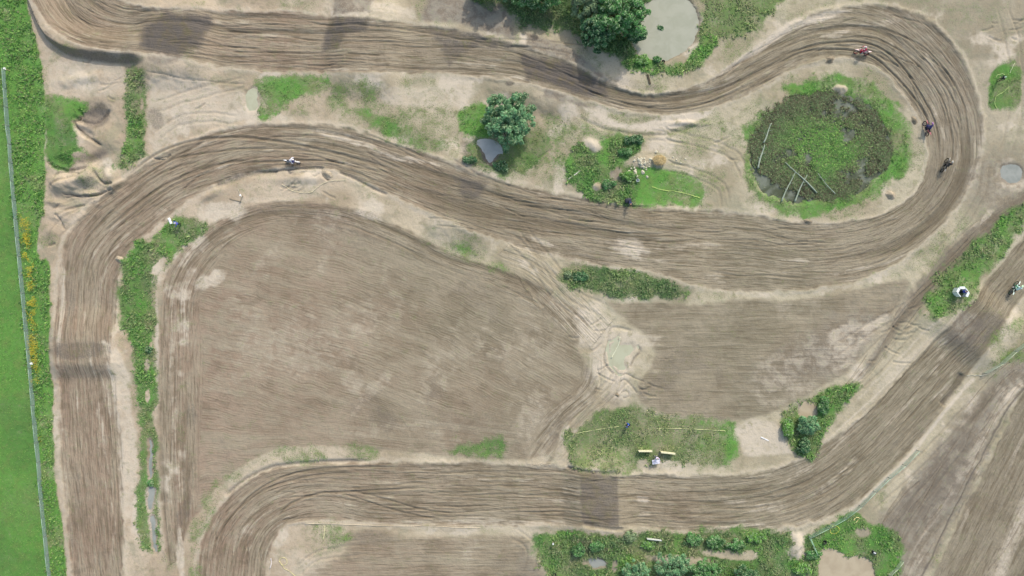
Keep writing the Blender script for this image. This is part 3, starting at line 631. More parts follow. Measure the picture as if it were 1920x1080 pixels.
st1 = G.noise(G.scale(flow, (0.17, 2.4, 1)), 1.0, 4, .62, .35)      # long streaks
st2 = G.noise(G.scale(flow, (0.5, 4.6, 1)), 1.0, 3, .6, .25)       # harrow lines
st3 = G.noise(G.scale(flow, (0.05, .45, 1)), 1.0, 3, .55, .4)       # broad bands
SAND = lin((156,146,122)); SANDL = lin((182,172,148)); SANDD = lin((128,119,97)); OCH = lin((172,160,124)); SANDG = lin((142,140,118))
LOAM = lin((133,122,102)); LOAML = lin((157,147,126)); LOAMD = lin((103,93,76)); LOAMG = lin((126,119,99)); DAMP_SHADE = lin((98,92,86)); PALE = lin((190,179,157)); GREY = lin((142,135,123)); GREYD = lin((118,108,96))
wn0 = G.attr('warm')
c = G.mix(G.ramp(n_big, .38, .62), G.mix(wn0, SAND, lin((164,148,126))), G.mix(wn0, SANDL, lin((188,172,150))))
c = G.mix(G.math('MULTIPLY', G.ramp(n_mid, .50, .72), .55), c, SANDD)
c = G.mix(G.math('MULTIPLY', G.ramp(n_fine, .52, .75), .35), c, OCH)
n_hue = G.noise(pos, 0.22, 6, .68, .8); n_wide = G.noise(pos, 0.045, 4, .6, .5)
c = G.mix(G.math('MULTIPLY', G.ramp(n_hue, .50, .66), .55), c, SANDG)
c = G.mix(G.math('MULTIPLY', G.ramp(n_fine, .46, .30), .40), c, SANDD)
c = G.mix(G.math('MULTIPLY', G.ramp(n_grit, .42, .28), .35), c, SANDD)
combn = G.attr('comb'); cs = G.n('ShaderNodeSeparateXYZ'); G.l(flow, cs.inputs[0])
cw = G.math('SINE', G.math('ADD', G.math('MULTIPLY', cs.outputs[1], 18.0), G.math('MULTIPLY', G.noise(G.scale(flow, (.12, .6, 1)), 1.0, 3, .6), 14.0)))
cw = G.math('MULTIPLY', G.math('MULTIPLY', cw, combn), G.ramp(n_mid, .3, .6))
# loam
warmn = G.attr('warm'); LOAMB = G.mix(warmn, LOAM, lin((141,122,104))); LOAMC = G.mix(warmn, LOAML, lin((164,146,126)))
l_ = G.mix(G.ramp(n_big, .38, .62), LOAMB, G.mix(.6, LOAMB, LOAMC))
l_ = G.mix(G.math('MULTIPLY', G.ramp(n_wide, .42, .60), G.math('SUBTRACT', .65, G.math('MULTIPLY', warmn, .45))), l_, LOAMG)
l_ = G.mix(G.math('MULTIPLY', G.ramp(n_hue, .48, .66), .50), l_, LOAML)
l_ = G.mix(G.math('MULTIPLY', G.ramp(n_hue, .48, .36), .40), l_, LOAMD)
l_ = G.mix(G.math('MULTIPLY', G.ramp(cw, .1, 1.0), .38), l_, LOAML)
l_ = G.mix(G.math('MULTIPLY', G.ramp(cw, -.1, -1.0), .38), l_, LOAMD)
l_ = G.mix(G.math('MULTIPLY', G.ramp(st3, .48, .68), .6), l_, LOAML)
l_ = G.mix(G.math('MULTIPLY', G.math('MULTIPLY', G.ramp(st1, .50, .66), a_fs), .60), l_, LOAML)
l_ = G.mix(G.math('MULTIPLY', G.math('MULTIPLY', G.ramp(st1, .50, .34), a_fs), .60), l_, LOAMD)
l_ = G.mix(G.math('MULTIPLY', G.math('MULTIPLY', G.ramp(st2, .50, .34), a_fs), .55), l_, LOAMD)
l_ = G.mix(G.math('MULTIPLY', G.math('MULTIPLY', G.ramp(st2, .54, .68), a_fs), .35), l_, LOAML)
l_ = G.mix(G.math('MULTIPLY', G.ramp(n_mid, .55, .75), .25), l_, LOAMD)
trk_edge = G.ramp(G.math('ADD', a_trk, G.math('MULTIPLY', G.math('SUBTRACT', n_mid, .5), .5)), .12, .80)
c = G.mix(trk_edge, c, l_)
gre_ = G.mix(G.ramp(n_mid, .40, .62), GREYD, GREY)
gre_ = G.mix(G.math('MULTIPLY', G.ramp(n_fine, .5, .7), .4), gre_, SANDL)
c = G.mix(G.math('MULTIPLY', G.ramp(G.math('ADD', G.math('MULTIPLY', a_grey, 1.15), G.math('MULTIPLY', G.math('SUBTRACT', n_mid, .5), .5)), .05, 1.0), .85), c, gre_)
palec = G.mix(G.ramp(n_mid, .50, .78), lin((198,186,167)), SAND)
c = G.mix(G.ramp(G.math('ADD', a_pale, G.math('MULTIPLY', G.math('ADD', G.math('SUBTRACT', n_mid, .5), G.math('MULTIPLY', G.math('SUBTRACT', st1, .5), a_fs)), 1.4)), .12, .95), c, palec)
c = G.mix(G.math('MULTIPLY', a_rut, .65), c, LOAMD)
dark_f = G.math('MULTIPLY', G.ramp(G.math('ADD', a_damp_shade, G.math('MULTIPLY', G.math('ADD', G.math('SUBTRACT', n_fine, .5), G.math('MULTIPLY', G.math('SUBTRACT', st1, .5), a_fs)), .8)), .05, .95), .95)
c = G.mix(dark_f, c, G.mix(G.ramp(n_mid, .4, .7), DAMP_SHADE, LOAMD))  # wet soil and painted shade share this dark tone
# turf seen between the blades
t_ = G.mix(G.ramp(a_gk, .1, .95), lin((120,120,90)), lin((84,138,56)))
t_ = G.mix(G.math('MULTIPLY', G.ramp(n_fine, .42, .62), .45), t_, lin((110,158,74)))
t_ = G.mix(G.math('MULTIPLY', G.ramp(n_mid, .45, .68), .45), t_, lin((120,130,76)))
t_ = G.mix(G.math('MULTIPLY', G.ramp(n_grit, .5, .66), .35), t_, lin((64,98,48)))
t_ = G.mix(G.math('MULTIPLY', a_gd, .75), t_, lin((56,94,50)))
gf = G.math('MULTIPLY', G.ramp(G.math('ADD', a_gr, G.math('MULTIPLY', G.math('SUBTRACT', G.math('ADD', n_fine, n_mid), 1.0), 1.3)), .06, .92), .96)
c = G.mix(gf, c, t_)
n_spk = G.noise(pos, 7.5, 3, .6, .3)
c = G.mix(G.math('MULTIPLY', G.math('MULTIPLY', G.ramp(n_spk, .54, .66), G.ramp(a_gr, .04, .35)), G.ramp(a_gr, 1.3, .55)), c, lin((96,100,74)))
G.color(c)
hgt = G.math('ADD', G.math('MULTIPLY', n_fine, .5), G.math('MULTIPLY', n_grit, .3))
hgt = G.math('ADD', hgt, G.math('MULTIPLY', n_mid, .8))
hgt = G.math('ADD', hgt, G.math('MULTIPLY', G.math('MULTIPLY', st1, a_fs), 1.6))
hgt = G.math('ADD', hgt, G.math('MULTIPLY', G.math('MULTIPLY', st2, a_fs), 1.1))
G.bump(hgt, 0.10, .85)
M_ground = G.m

def simple(name, rgb, rough=.6, spec=.4, var=.12, scale=9.0, metal=0.0, bump=0.0):
    N = NT(name, rough, spec); N.b.inputs['Metallic'].default_value = metal
    co = N.n('ShaderNodeTexCoord').outputs['Object']
    nn = N.noise(co, scale, 4, .6)
    base = lin(rgb)
    N.color(N.mix(N.ramp(nn, .35, .7), tuple(v*(1-var) for v in base), tuple(min(1, v*(1+var)) for v in base)))
    if bump: N.bump(nn, bump)
    return N.m
_mc = {}
def mat(name, rgb, **k):
    if name not in _mc: _mc[name] = simple(name, rgb, **k)
    return _mc[name]
def leafmat(name):
    N = NT(name, .65, .25)
    a = N.n('ShaderNodeAttribute', attribute_name='tint').outputs['Color']
    N.color(a)
    tr = N.n('ShaderNodeBsdfTranslucent'); N.l(a, tr.inputs[0])
    mx = N.n('ShaderNodeMixShader'); mx.inputs[0].default_value = .36
    N.l(N.b.outputs[0], mx.inputs[1]); N.l(tr.outputs[0], mx.inputs[2]); N.l(mx.outputs[0], N.o.inputs[0])
    return N.m
M_leaf = leafmat('foliage')
def watermat(name, rgb, rgb2, sc=.6):
    N = NT(name, .12, .5); N.b.inputs['IOR'].default_value = 1.33
    p = N.n('ShaderNodeNewGeometry').outputs['Position']
    nn = N.noise(p, sc, 4, .6, .6)
    N.color(N.mix(N.ramp(nn, .38, .66), lin(rgb), lin(rgb2)))
    N.bump(N.noise(p, 5, 2, .5), .01, .3)
    return N.m

# ------------------------------------------------------------------ object helpers
def tag(o, label=None, cat=None, group=None, kind=None):
    if label: o['label'] = label
    if cat: o['category'] = cat
    if group: o['group'] = group
    if kind: o['kind'] = kind
    return o
def npmesh(name, V, F, mats, nverts=4, midx=None, smooth=False):
    me = bpy.data.meshes.new(name); V = np.asarray(V, np.float32); F = np.asarray(F, np.int32)
    me.vertices.add(len(V)); me.vertices.foreach_set('co', V.ravel())
    me.loops.add(F.size); me.loops.foreach_set('vertex_index', F.ravel())
    me.polygons.add(len(F)); me.polygons.foreach_set('loop_start', np.arange(len(F), dtype=np.int32)*F.shape[1])
    if midx is not None: me.polygons.foreach_set('material_index', np.asarray(midx, np.int32))
    me.polygons.foreach_set('use_smooth', np.full(len(F), smooth))
    for m in mats: me.materials.append(m)
    me.update(calc_edges=True)
    return me
def link(name, me, parent=None, loc=None):
    o = bpy.data.objects.new(name, me); COL.objects.link(o)
    if parent: o.parent = parent
    if loc is not None: o.location = loc
    return o

# ------------------------------------------------------------------ ground meshes (one height sheet, cut by what it is)
zz = H
V = np.stack([X, Y, zz], -1).reshape(-1, 3)
gyy, gxx = np.gradient(zz, ay, ax)
Nn = np.stack([-gxx, -gyy, np.ones_like(zz)], -1); Nn /= np.linalg.norm(Nn, axis=-1, keepdims=True); Nn = Nn.reshape(-1, 3)
idx = np.arange(NY*NX).reshape(NY, NX)
F = np.stack([idx[:-1, :-1], idx[:-1, 1:], idx[1:, 1:], idx[1:, :-1]], -1).reshape(-1, 4)
trackmask = np.maximum(np.maximum(mk, kk[4]), k3[4])
fm = lambda a: (a[:-1, :-1]+a[1:, 1:]).ravel()/2
lab = np.where(fm(past_all) > .5, 2, np.where(fm(trackmask) > .5, 1, 0))
ATT = {'wa': (trk, damp_shade, pale), 'wb': (grey, rut, gr), 'wc': (np.clip(gk, 0, 1.2), np.clip(gd, 0, 1), fs)}
for code, nm in ((0, 'ground'), (1, 'dirt_track'), (2, 'field')):
    f = F[lab == code]; used, inv = np.unique(f, return_inverse=True)
    me = npmesh(nm, V[used], inv.reshape(-1, 4), [M_ground], smooth=True)
    for an, tri_ in ATT.items():
        at = me.attributes.new(an, 'FLOAT_COLOR', 'POINT')
        arr = np.ones((len(used), 4), np.float32)
        for q_, ch in enumerate(tri_): arr[:, q_] = ch.ravel()[used]
        at.data.foreach_set('color', arr.ravel())
    at = me.attributes.new('comb', 'FLOAT', 'POINT'); at.data.foreach_set('value', comb.ravel()[used].astype(np.float32))
    at = me.attributes.new('warm', 'FLOAT', 'POINT'); at.data.foreach_set('value', WARM.ravel()[used].astype(np.float32))
    at = me.attributes.new('flow', 'FLOAT_VECTOR', 'POINT')
    arr = np.zeros((len(used), 3), np.float32); arr[:, 0] = FS_.ravel()[used]; arr[:, 1] = FT_.ravel()[used]
    at.data.foreach_set('vector', arr.ravel())
    me.normals_split_custom_set_from_vertices(Nn[used].tolist())
    tag(link(nm, me), kind='structure')

# ------------------------------------------------------------------ water sheets
M_pond = watermat('silty_pond_water', (164,164,146), (156,157,138)); M_mud = watermat('brown_pond_water', (176,163,138), (166,152,128))
M_gp = watermat('grey_puddle_water', (150,152,144), (134,138,130)); M_marsh = watermat('marsh_water', (78,84,62), (116,121,106), .5)
M_pale = watermat('pale_puddle_water', (176,176,150), (168,166,140))
WM = {'big_pond': M_pond, 'heart_pond': M_mud, 'round_puddle': M_mud, 'grey_puddle': M_gp, 'square_puddle': M_pale, 'muddy_puddle': M_pale, 'tree_puddle': watermat('pale_grey_puddle_water', (186,184,176), (172,170,162)), 'marsh': M_marsh,
      'ditch_top': M_gp, 'ditch_mid': M_gp, 'ditch_low': M_gp, 'bottom_puddle': M_gp}
for nm, (poly, lev) in WATER.items():
    q = smooth_poly(poly, 4, True); cx, cy = q.mean(0)
    q = np.array([((p[0]-cx)*1.0+cx, (p[1]-cy)*1.0+cy) for p in q])
    dirs = q-np.array([cx, cy]); q = q+dirs/np.linalg.norm(dirs, axis=1)[:, None]*7
    vs = [(*W(*p), lev) for p in q]+[(*W(cx, cy), lev)]
    n = len(q)
    me = npmesh('water', vs, [(i, n, (i+1) % n) for i in range(n)], [WM[nm]], smooth=False)
    for p in me.polygons:
        if p.normal.z < 0: me.flip_normals(); break
    tag(link('water', me), kind='structure')

# ------------------------------------------------------------------ grass and weeds: real blades and leaves
TINTS = {'b': lin((124,170,82)), 'm': lin((96,142,74)), 'o': lin((142,144,106)), 'd': lin((54,96,58)), 'y': lin((184,178,138)), 'l': lin((162,200,106)), 'n': lin((112,104,84))}
def tints(n, kind, lush, rng, brown=0):
    kind = np.clip(kind, 0, 1)[:, None]; lush = np.clip(lush, 0, 1)[:, None]
    r = rng.random((n, 1))
    A = {k: np.array(v) for k, v in TINTS.items()}
    dry = np.where(r < .50, A['o'], np.where(r < .68, A['o']*.6+A['m']*.3, A['y']))
    wet = np.where(r < .35, A['b'], np.where(r < .72, A['m'], np.where(r < .86, A['l'], A['o'])))
    c_ = dry*(1-kind)+wet*kind
    c_ = (c_*(1-.55*lush)+A['d']*1.3*.55*lush)*1.12+.012
    if brown: c_ = np.where(rng.random((n, 1)) < brown*(1.1-kind), A['n']*(.7+.6*r), c_)
    return c_*(0.75+0.5*rng.random((n, 1)))
def blades(name, label, x, y, z, h, kind, lush, rng, per=5, wd=.05, leaf=0.0, cat='grass', brown=0):
    """per blades around every point; each a two-segment bent blade"""
    n = len(x)*per
    X0 = np.repeat(x, per)+rng.normal(0, .07, n); Y0 = np.repeat(y, per)+rng.normal(0, .07, n); Z0 = np.repeat(z, per)-.03
    hh = np.repeat(h, per)*(.55+.8*rng.random(n)); ang = rng.random(n)*2*math.pi
    lean = hh*(.6+1.1*rng.random(n)); ca, sa = np.cos(ang), np.sin(ang)
    w_ = wd*(.6+.8*rng.random(n))*(1+leaf*2)
    V0 = np.stack([X0-sa*w_*.5, Y0+ca*w_*.5, Z0], -1); V1 = np.stack([X0+sa*w_*.5, Y0-ca*w_*.5, Z0], -1)
    mx, my, mz = X0+ca*lean*.45, Y0+sa*lean*.45, Z0+hh*.8
    V2 = np.stack([mx+sa*w_*.45, my-ca*w_*.45, mz], -1); V3 = np.stack([mx-sa*w_*.45, my+ca*w_*.45, mz], -1)
    V4 = np.stack([X0+ca*lean, Y0+sa*lean, Z0+hh*(.75+.3*rng.random(n))], -1)
    VV = np.stack([V0, V1, V2, V3, V4], 1).reshape(-1, 3)
    b = np.arange(n)*5
    Fq = np.stack([b, b+1, b+2, b+3], -1); Ft = np.stack([b+3, b+2, b+4, b+4], -1)
    # triangles only
    FT3 = np.concatenate([np.stack([b, b+1, b+2], -1), np.stack([b, b+2, b+3], -1), np.stack([b+3, b+2, b+4], -1)])
    me = npmesh(name, VV, FT3, [M_leaf])
    tc = tints(n, np.repeat(kind, per), np.repeat(lush, per), rng, brown)
    at = me.attributes.new('tint', 'FLOAT_COLOR', 'POINT')
    arr = np.ones((n, 5, 4), np.float32); arr[:, :, :3] = tc[:, None, :]; arr = np.clip(arr, 0, 1)
    at.data.foreach_set('color', arr.ravel())
    return link(name, me)
def sample_patch(i, dens, rng):
    poly = np.array(PATCH[i][2], float); x0, y0 = W(*poly.min(0)); x1, y1 = W(*poly.max(0))
    x0, x1 = sorted((max(min(x0, x1), -78), min(max(x0, x1), 78))); y0, y1 = sorted((max(min(y0, y1), -46), min(max(y0, y1), 46)))
    n = int((x1-x0)*(y1-y0)*dens)
    x = x0+rng.random(n)*(x1-x0); y = y0+rng.random(n)*(y1-y0)
    ix = np.clip(np.searchsorted(ax, x), 0, NX-1); iy = np.clip(np.searchsorted(ay, y), 0, NY-1)
    ok = (PID[iy, ix] == i) & (rng.random(n) < gr[iy, ix]**1.5)
    return x[ok], y[ok], iy[ok], ix[ok]
for i, (nm, lb, poly, cov, kind, lush, hgt_, e) in enumerate(PATCH):
    rng = np.random.default_rng(100+i)
    dens = 13 if nm == 'weeds' else 10
    x, y, iy, ix = sample_patch(i, dens, rng)
    if len(x) < 5: continue
    nz = fbm(x/S, y/S, 22, 3, 140+i)
    h = hgt_*.8*(0.75+.8*np.clip(nz, -.6, 1))
    o = blades(nm, lb, x, y, H[iy, ix], h, gk[iy, ix]+.2*nz, gd[iy, ix], rng, per=6 if nm == 'weeds' else 5, wd=.075 if nm == 'weeds' else .05, leaf=.25 if nm == 'weeds' else 0)
    tag(o, lb, 'weeds' if nm == 'weeds' else 'grass', None, 'stuff')
# pasture grass, short
rng = np.random.default_rng(55)
n = 20000; x = -79+rng.random(n)*15.0; y = -46+rng.random(n)*92
ix = np.clip(np.searchsorted(ax, x), 0, NX-1); iy = np.clip(np.searchsorted(ay, y), 0, NY-1)
ok = past[iy, ix] > .8; x, y, ix, iy = x[ok], y[ok], ix[ok], iy[ok]
o = blades('grass', '', x, y, H[iy, ix], np.full(len(x), .09), np.full(len(x), .95), gd[iy, ix]*.5, rng, per=4, wd=.04)
tag(o, 'short bright green pasture grass left of the wire fence', 'grass', None, 'stuff')
# yellow flowers in the verge
n = 5200; fx = rng.normal(0, 1, n); fy = rng.random(n)
spots = [(52,455,9,60),(60,540,9,60),(63,610,9,70),(68,680,9,50),(80,822,5,6),(52,470,6,40),(100,1072,5,6),(45,410,4,20)]
VV, FF = [], []
tot = 0
for (cx, cy, sx, sy) in spots:
    k = int(sx*sy*1.5)
    px_ = cx+rng.normal(0, sx*.5, k); py_ = cy+(rng.random(k)-.5)*2*sy*.8
    for a_, b_ in zip(px_, py_):
        x_, y_ = W(a_, b_); j = np.searchsorted(ay, y_); i_ = np.searchsorted(ax, x_)
        if PID[j, i_] != 0 or vn(np.array(a_/9.), np.array(b_/9.), 5) < .42: continue
        z_ = H[j, i_]+.35+.25*rng.random(); r = .02+.035*rng.random(); t = rng.random()*6
        for q_ in range(4): VV.append((x_+r*math.cos(t+q_*1.57), y_+r*math.sin(t+q_*1.57), z_+.02*rng.random()))
        FF.append((tot, tot+1, tot+2, tot+3)); tot += 4
me = npmesh('wildflowers', VV, FF, [mat('yellow_petals', (190,172,48), var=.2, rough=.7)])
tag(link('wildflowers', me), 'scattered yellow flowers among the verge weeds beside the wire fence', 'flowers', None, 'stuff')

# marsh vegetation in the reed pond
def marsh():
    rng = np.random.default_rng(77)
    n = 26000
    x0, y0 = W(1405, 380); x1, y1 = W(1672, 168)
    x = x0+rng.random(n)*(x1-x0); y = y0+rng.random(n)*(y1-y0)
    px, py = x/S+960, 540-y/S
    r = np.sqrt(((px-1540)/128)**2+((py-272)/98)**2)
    f1 = fbm(px, py, 40, 4, 201); f2 = fbm(px, py, 14, 3, 202)
    dens = .56+.75*f1+.45*f2+.14*np.clip(1.3-r, 0, 1)
    ok = (r < 1.0+.10*f1+.07*f2) & (rng.random(n) < dens)
    x, y, px, py, r, f1, f2 = (a[ok] for a in (x, y, px, py, r, f1, f2))
    core = np.clip(1.45-np.sqrt(((px-1545)/82)**2+((py-276)/60)**2), 0, 1)
    kind = .15+.95*core+.25*f1; lush = np.clip(.75-.85*core+.2*f2, 0, 1)
    h = np.full(len(x), .30)*(.8+.4*f2)
    o = blades('reeds', '', x, y, np.full(len(x), WATER['marsh'][1]-.02), np.clip(h, .15, .8), kind, lush, rng, per=6, wd=.07, leaf=.1, brown=.45)
    tag(o, 'mixed green and brown marsh plants growing out of the round pond', 'reeds', None, 'stuff')
marsh()
# pale water weeds in big pond, small emergent clump
# ------------------------------------------------------------------ trees and bushes
M_bark = mat('bark', (92,80,66), rough=.9, var=.25, scale=14, bump=.03)
def tube(p0, p1, r0, r1, seg=8):
    p0, p1 = Vector(p0), Vector(p1); d_ = (p1-p0).normalized()
    a = d_.orthogonal().normalized(); b = d_.cross(a)
    vs = []; fs2 = []
    for k, (p, r) in enumerate(((p0, r0), (p1, r1))):
        for i in range(seg):
            t = 2*math.pi*i/seg; vs.append(tuple(p+a*r*math.cos(t)+b*r*math.sin(t)))
    for i in range(seg): fs2.append((i, (i+1) % seg, seg+(i+1) % seg, seg+i))
    fs2.append(tuple(range(seg))[::-1]); fs2.append(tuple(range(seg, 2*seg)))
    return vs, fs2
def tree(px, py, rad, height, label, seed, dens=1.0, tone='m', rx=1.0, ry=1.0, cat='tree', nm='broadleaf_tree', leaf=.15, group=None, clump=.85, twig=0.0):
    rng = np.random.default_rng(seed)
    gx_, gy_ = W(px, py); f = 1-height*.6/CAMH; bx, by = gx_*f, gy_*f
    bz = float(gz_arr(np.array([bx]), np.array([by]))[0])
    root = bpy.data.objects.new(nm, None); COL.objects.link(root); root.location = (bx, by, bz); root['label'] = label; root['category'] = cat
    if group: root['group'] = group
    vs, fc = [], []
    def add(a):
        b = len(vs); vs.extend(a[0]); fc.extend([tuple(i+b for i in q_) for q_ in a[1]])
    tr = rad*.055+.05
    add(tube((0, 0, -.2), (rng.normal()*.1, rng.normal()*.1, height*.45), tr, tr*.65, 9))
    tips = []
    nl = 9
    for i in range(nl):
        t = 2*math.pi*i/nl+rng.random()*.6; z1 = height*(.25+.25*rng.random())
        e = (math.cos(t)*rad*.5*rx, math.sin(t)*rad*.5*ry, z1+height*.2)
        e2 = (math.cos(t+.3)*rad*.85*rx, math.sin(t+.3)*rad*.85*ry, z1+height*.33)
        add(tube((0, 0, z1*.8), e, tr*.45, tr*.25, 6)); add(tube(e, e2, tr*.25, tr*.1, 5))
    me = bpy.data.meshes.new('trunk'); me.from_pydata(vs, [], fc); me.materials.append(M_bark); link('trunk', me, root)
    # crown: clumps of leaf faces inside an uneven ellipsoid shell
    nc = int((26+44*rad)*dens)
    C_ = []
    off = rng.random(3)*100
    while len(C_) < nc:
        v = rng.normal(size=3); v /= np.linalg.norm(v)
        if v[2] < -.45: continue
        ang = math.atan2(v[1], v[0])
        lob = 1+.10*math.sin(3*ang+off[0])+.09*math.sin(5*ang+off[1])+.07*math.sin(9*ang+off[2])
        rr = (rng.random()**.38)*lob
        C_.append((v[0]*rad*rx*rr*.88, v[1]*rad*ry*rr*.88, height*.55+v[2]*height*.42*rr, rng.random()))
    C_ = np.array(C_)
    per = int(120*clump/.85)
    n = nc*per
    cr = (.20+.34*rng.random(nc))*(.55+.16*rad)
    v = rng.normal(size=(n, 3)); v /= np.linalg.norm(v, axis=1)[:, None]; v[:, 2] *= .75
    rr = (rng.random(n)**.45)[:, None]*np.repeat(cr, per)[:, None]
    P = np.repeat(C_[:, :3], per, 0)+v*rr
    P[:, 2] = np.maximum(P[:, 2], .15)
    nrm = v*.8+np.array([0, 0, .7])+rng.normal(size=(n, 3))*.55; nrm /= np.linalg.norm(nrm, axis=1)[:, None]
    a = np.cross(nrm, rng.normal(size=(n, 3))); a /= np.linalg.norm(a, axis=1)[:, None]; b = np.cross(nrm, a)
    sz = leaf*(.6+.9*rng.random(n))[:, None]
    q0 = P-a*sz; q1 = P+b*sz*.45+nrm*sz*.12; q2 = P+a*sz; q3 = P-b*sz*.45+nrm*sz*.12
    VV = np.stack([q0, q1, q2, q3], 1).reshape(-1, 3); bb = np.arange(n)*4
    me = npmesh('crown', VV, np.stack([bb, bb+1, bb+2, bb+3], -1), [M_leaf])
    base = {'m': (100,150,88), 'd': (82,124,82), 'b': (126,172,88), 'g': (116,160,116), 's': (140,158,118)}[tone]
    base = np.array(lin(base)); hl = np.array(lin((172,196,150)))
    cl = np.repeat(C_[:, 3], per)[:, None]
    tc = base*(.6+.9*cl)*(.7+.6*rng.random((n, 1)))
    pick = rng.random((n, 1)) < .28; tc = np.where(pick, hl*(.8+.3*rng.random((n, 1))), tc)
    at = me.attributes.new('tint', 'FLOAT_COLOR', 'POINT'); arr = np.ones((n, 4, 4), np.float32); arr[:, :, :3] = tc[:, None, :]
    at.data.foreach_set('color', np.clip(arr, 0, 1).ravel())
    link('crown', me, root)
    return root
tree(955, 222, 3.9, 4.6, 'round bushy green tree standing alone between the top and middle straights', 1, 1.15, 'g', 1.02, 1.08, leaf=.14)
tree(1165, 20, 4.2, 6.5, 'big dark green tree overhanging the left rim of the muddy pond', 2, 1.0, 'm', .95, 1.05, leaf=.16)
tree(1120, 58, 2.6, 4.5, 'shaded tree below the big pond side tree, next to the grey track margin', 3, 1.0, 'd', leaf=.15)
tree(1102, -6, 3.0, 5.0, 'loose olive green tree left of the big pond side tree at the top edge', 4, .8, 's', leaf=.15)
tree(1010, -14, 2.8, 4.5, 'bright tipped green bush at the top edge above the grey track margin', 5, 1.0, 'm', 1.4, .9, leaf=.15)
tree(925, -26, 2.6, 4.0, 'leftmost dark bush at the top edge beside the top straight', 6, .9, 'd', 1.5, .8, leaf=.15)
tree(1192, 60, 1.5, 2.6, 'small dark bush at the foot of the big tree on the pond rim', 7, 1.1, 'd', cat='bush', nm='bush', leaf=.13)
tree(1515, 797, 1.35, 1.6, 'round dark bush just below the small round puddle', 8, 1.2, 'g', 1.15, .95, cat='bush', nm='bush', leaf=.11)
tree(1508, 836, .95, 1.1, 'olive bush at the lower tip of the weeds around the round puddle', 9, 1.2, 'd', .9, 1.2, cat='bush', nm='bush', leaf=.11)
tree(1545, 762, .9, 1.0, 'small green bush right of the small round puddle', 10, 1.2, 'm', .8, 1.5, cat='bush', nm='bush', leaf=.11)
tree(1478, 802, .9, 1.1, 'bright green bush left of the round dark bush below the puddle', 11, 1.2, 'b', .7, 1.6, cat='bush', nm='bush', leaf=.11)
for (px, py, r, hh, lb, sd_, tn) in [
    (1195, 1072, 1.5, 2.4, 'grey green bush at the bottom edge, leftmost of the bottom row of bushes', 20, 'g'),
    (1262, 1062, 1.9, 3.0, 'dark rounded bush at the bottom edge, the largest of the bottom row', 21, 'g'),
    (1322, 1072, 1.8, 2.6, 'grey green bush at the bottom edge between the largest bush and the dark gap', 22, 'm'),
    (1400, 1082, 1.6, 2.4, 'dark bush half cut by the bottom edge, rightmost of the bottom row', 23, 'd'),
    (1085, 1030, .9, 1.0, 'dense low green bush above the small grey puddle near the bottom edge', 24, 'm'),
    (1118, 1022, .8, .9, 'low dark bush right of the dense low bush near the bottom edge', 25, 'm'),
    (1216, 1022, .7, .8, 'lime green bush below the white boards near the bottom edge', 26, 'b'),
    (1180, 1004, .7, .8, 'silvery green bush touching the lower edge of the lower straight', 27, 's'),
    (1300, 1012, .95, 1.0, 'dark green shrub under the lower straight, right of the white boards', 28, 'm'),
    (1340, 1016, .95, 1.0, 'second dark green shrub right of the white boards', 29, 'm'),
    (1380, 1020, .9, 1.0, 'third green shrub right of the white boards', 30, 'm'),
    (1418, 1008, .8, .9, 'green shrub right of the row of dark shrubs under the lower straight', 31, 'b'),
    (1505, 1068, .95, 1.1, 'leafy green shrub left of the heart shaped pond', 32, 'b'),
    (1525, 1040, .7, .8, 'dark green shrub just right of the bare sand tongue', 33, 'm'),
    (1240, 50, .42, .4, 'tiny dark shrub standing in the middle of the muddy pond', 34, 'd'),
    (1188, 262, .8, 1.0, 'dark green shrub above the rubble heap at the top of the weedy lawn', 35, 'd'),
    (1172, 284, .6, .8, 'dark green shrub below the shrub above the rubble', 36, 'm'),
    (1178, 330, .7, .9, 'leafy shrub between the sandy hole and the rubble heap', 37, 'b'),
    (1140, 345, .6, .7, 'green shrub above the person in dark blue clothes', 38, 'm'),
    (1205, 112, .6, .8, 'leafy green shrub on the lower rim of the muddy pond, left one', 39, 'b'),
    (1232, 110, .5, .7, 'green shrub on the lower rim of the muddy pond, right one', 40, 'm'),
    (1090, 518, .7, .7, 'dark shrub at the left end of the green ditch', 41, 'd'),
    (1065, 515, .45, .5, 'small thin shrub at the very tip of the green ditch', 42, 's'),
    (280, 655, .4, .5, 'dark little shrub in the grass strip above the two sandy holes', 43, 'd'),
    (282, 905, .35, .5, 'dark little shrub between the two long ditch puddles', 44, 'm'),
    (940, 312, .7, .8, 'dark shrub below the puddle under the round bushy tree', 45, 'd'),
    (882, 302, .6, .7, 'dark shrub left of the puddle under the round bushy tree', 46, 'd')]:
    q_ = random.uniform(1.0, 1.75) if r > .5 else 1.0
    tree(px, py, r*(1.12 if r > .5 else 1), hh*.8, lb, sd_, .62, tn, q_, random.uniform(.7, 1.0), cat='bush', nm='bush', leaf=.11, clump=.6)
# trees outside the frame so the place goes on
for k_, (px, py, r, hh, tn) in enumerate([(1010,-110,4,6.5,'m'),(1130,-130,4.2,6,'d')]):
    tree(px, py, r, hh, ['tall green tree north of the top edge bushes', 'tall dark tree north of the big pond side tree'][k_], 60+k_, .9, tn)

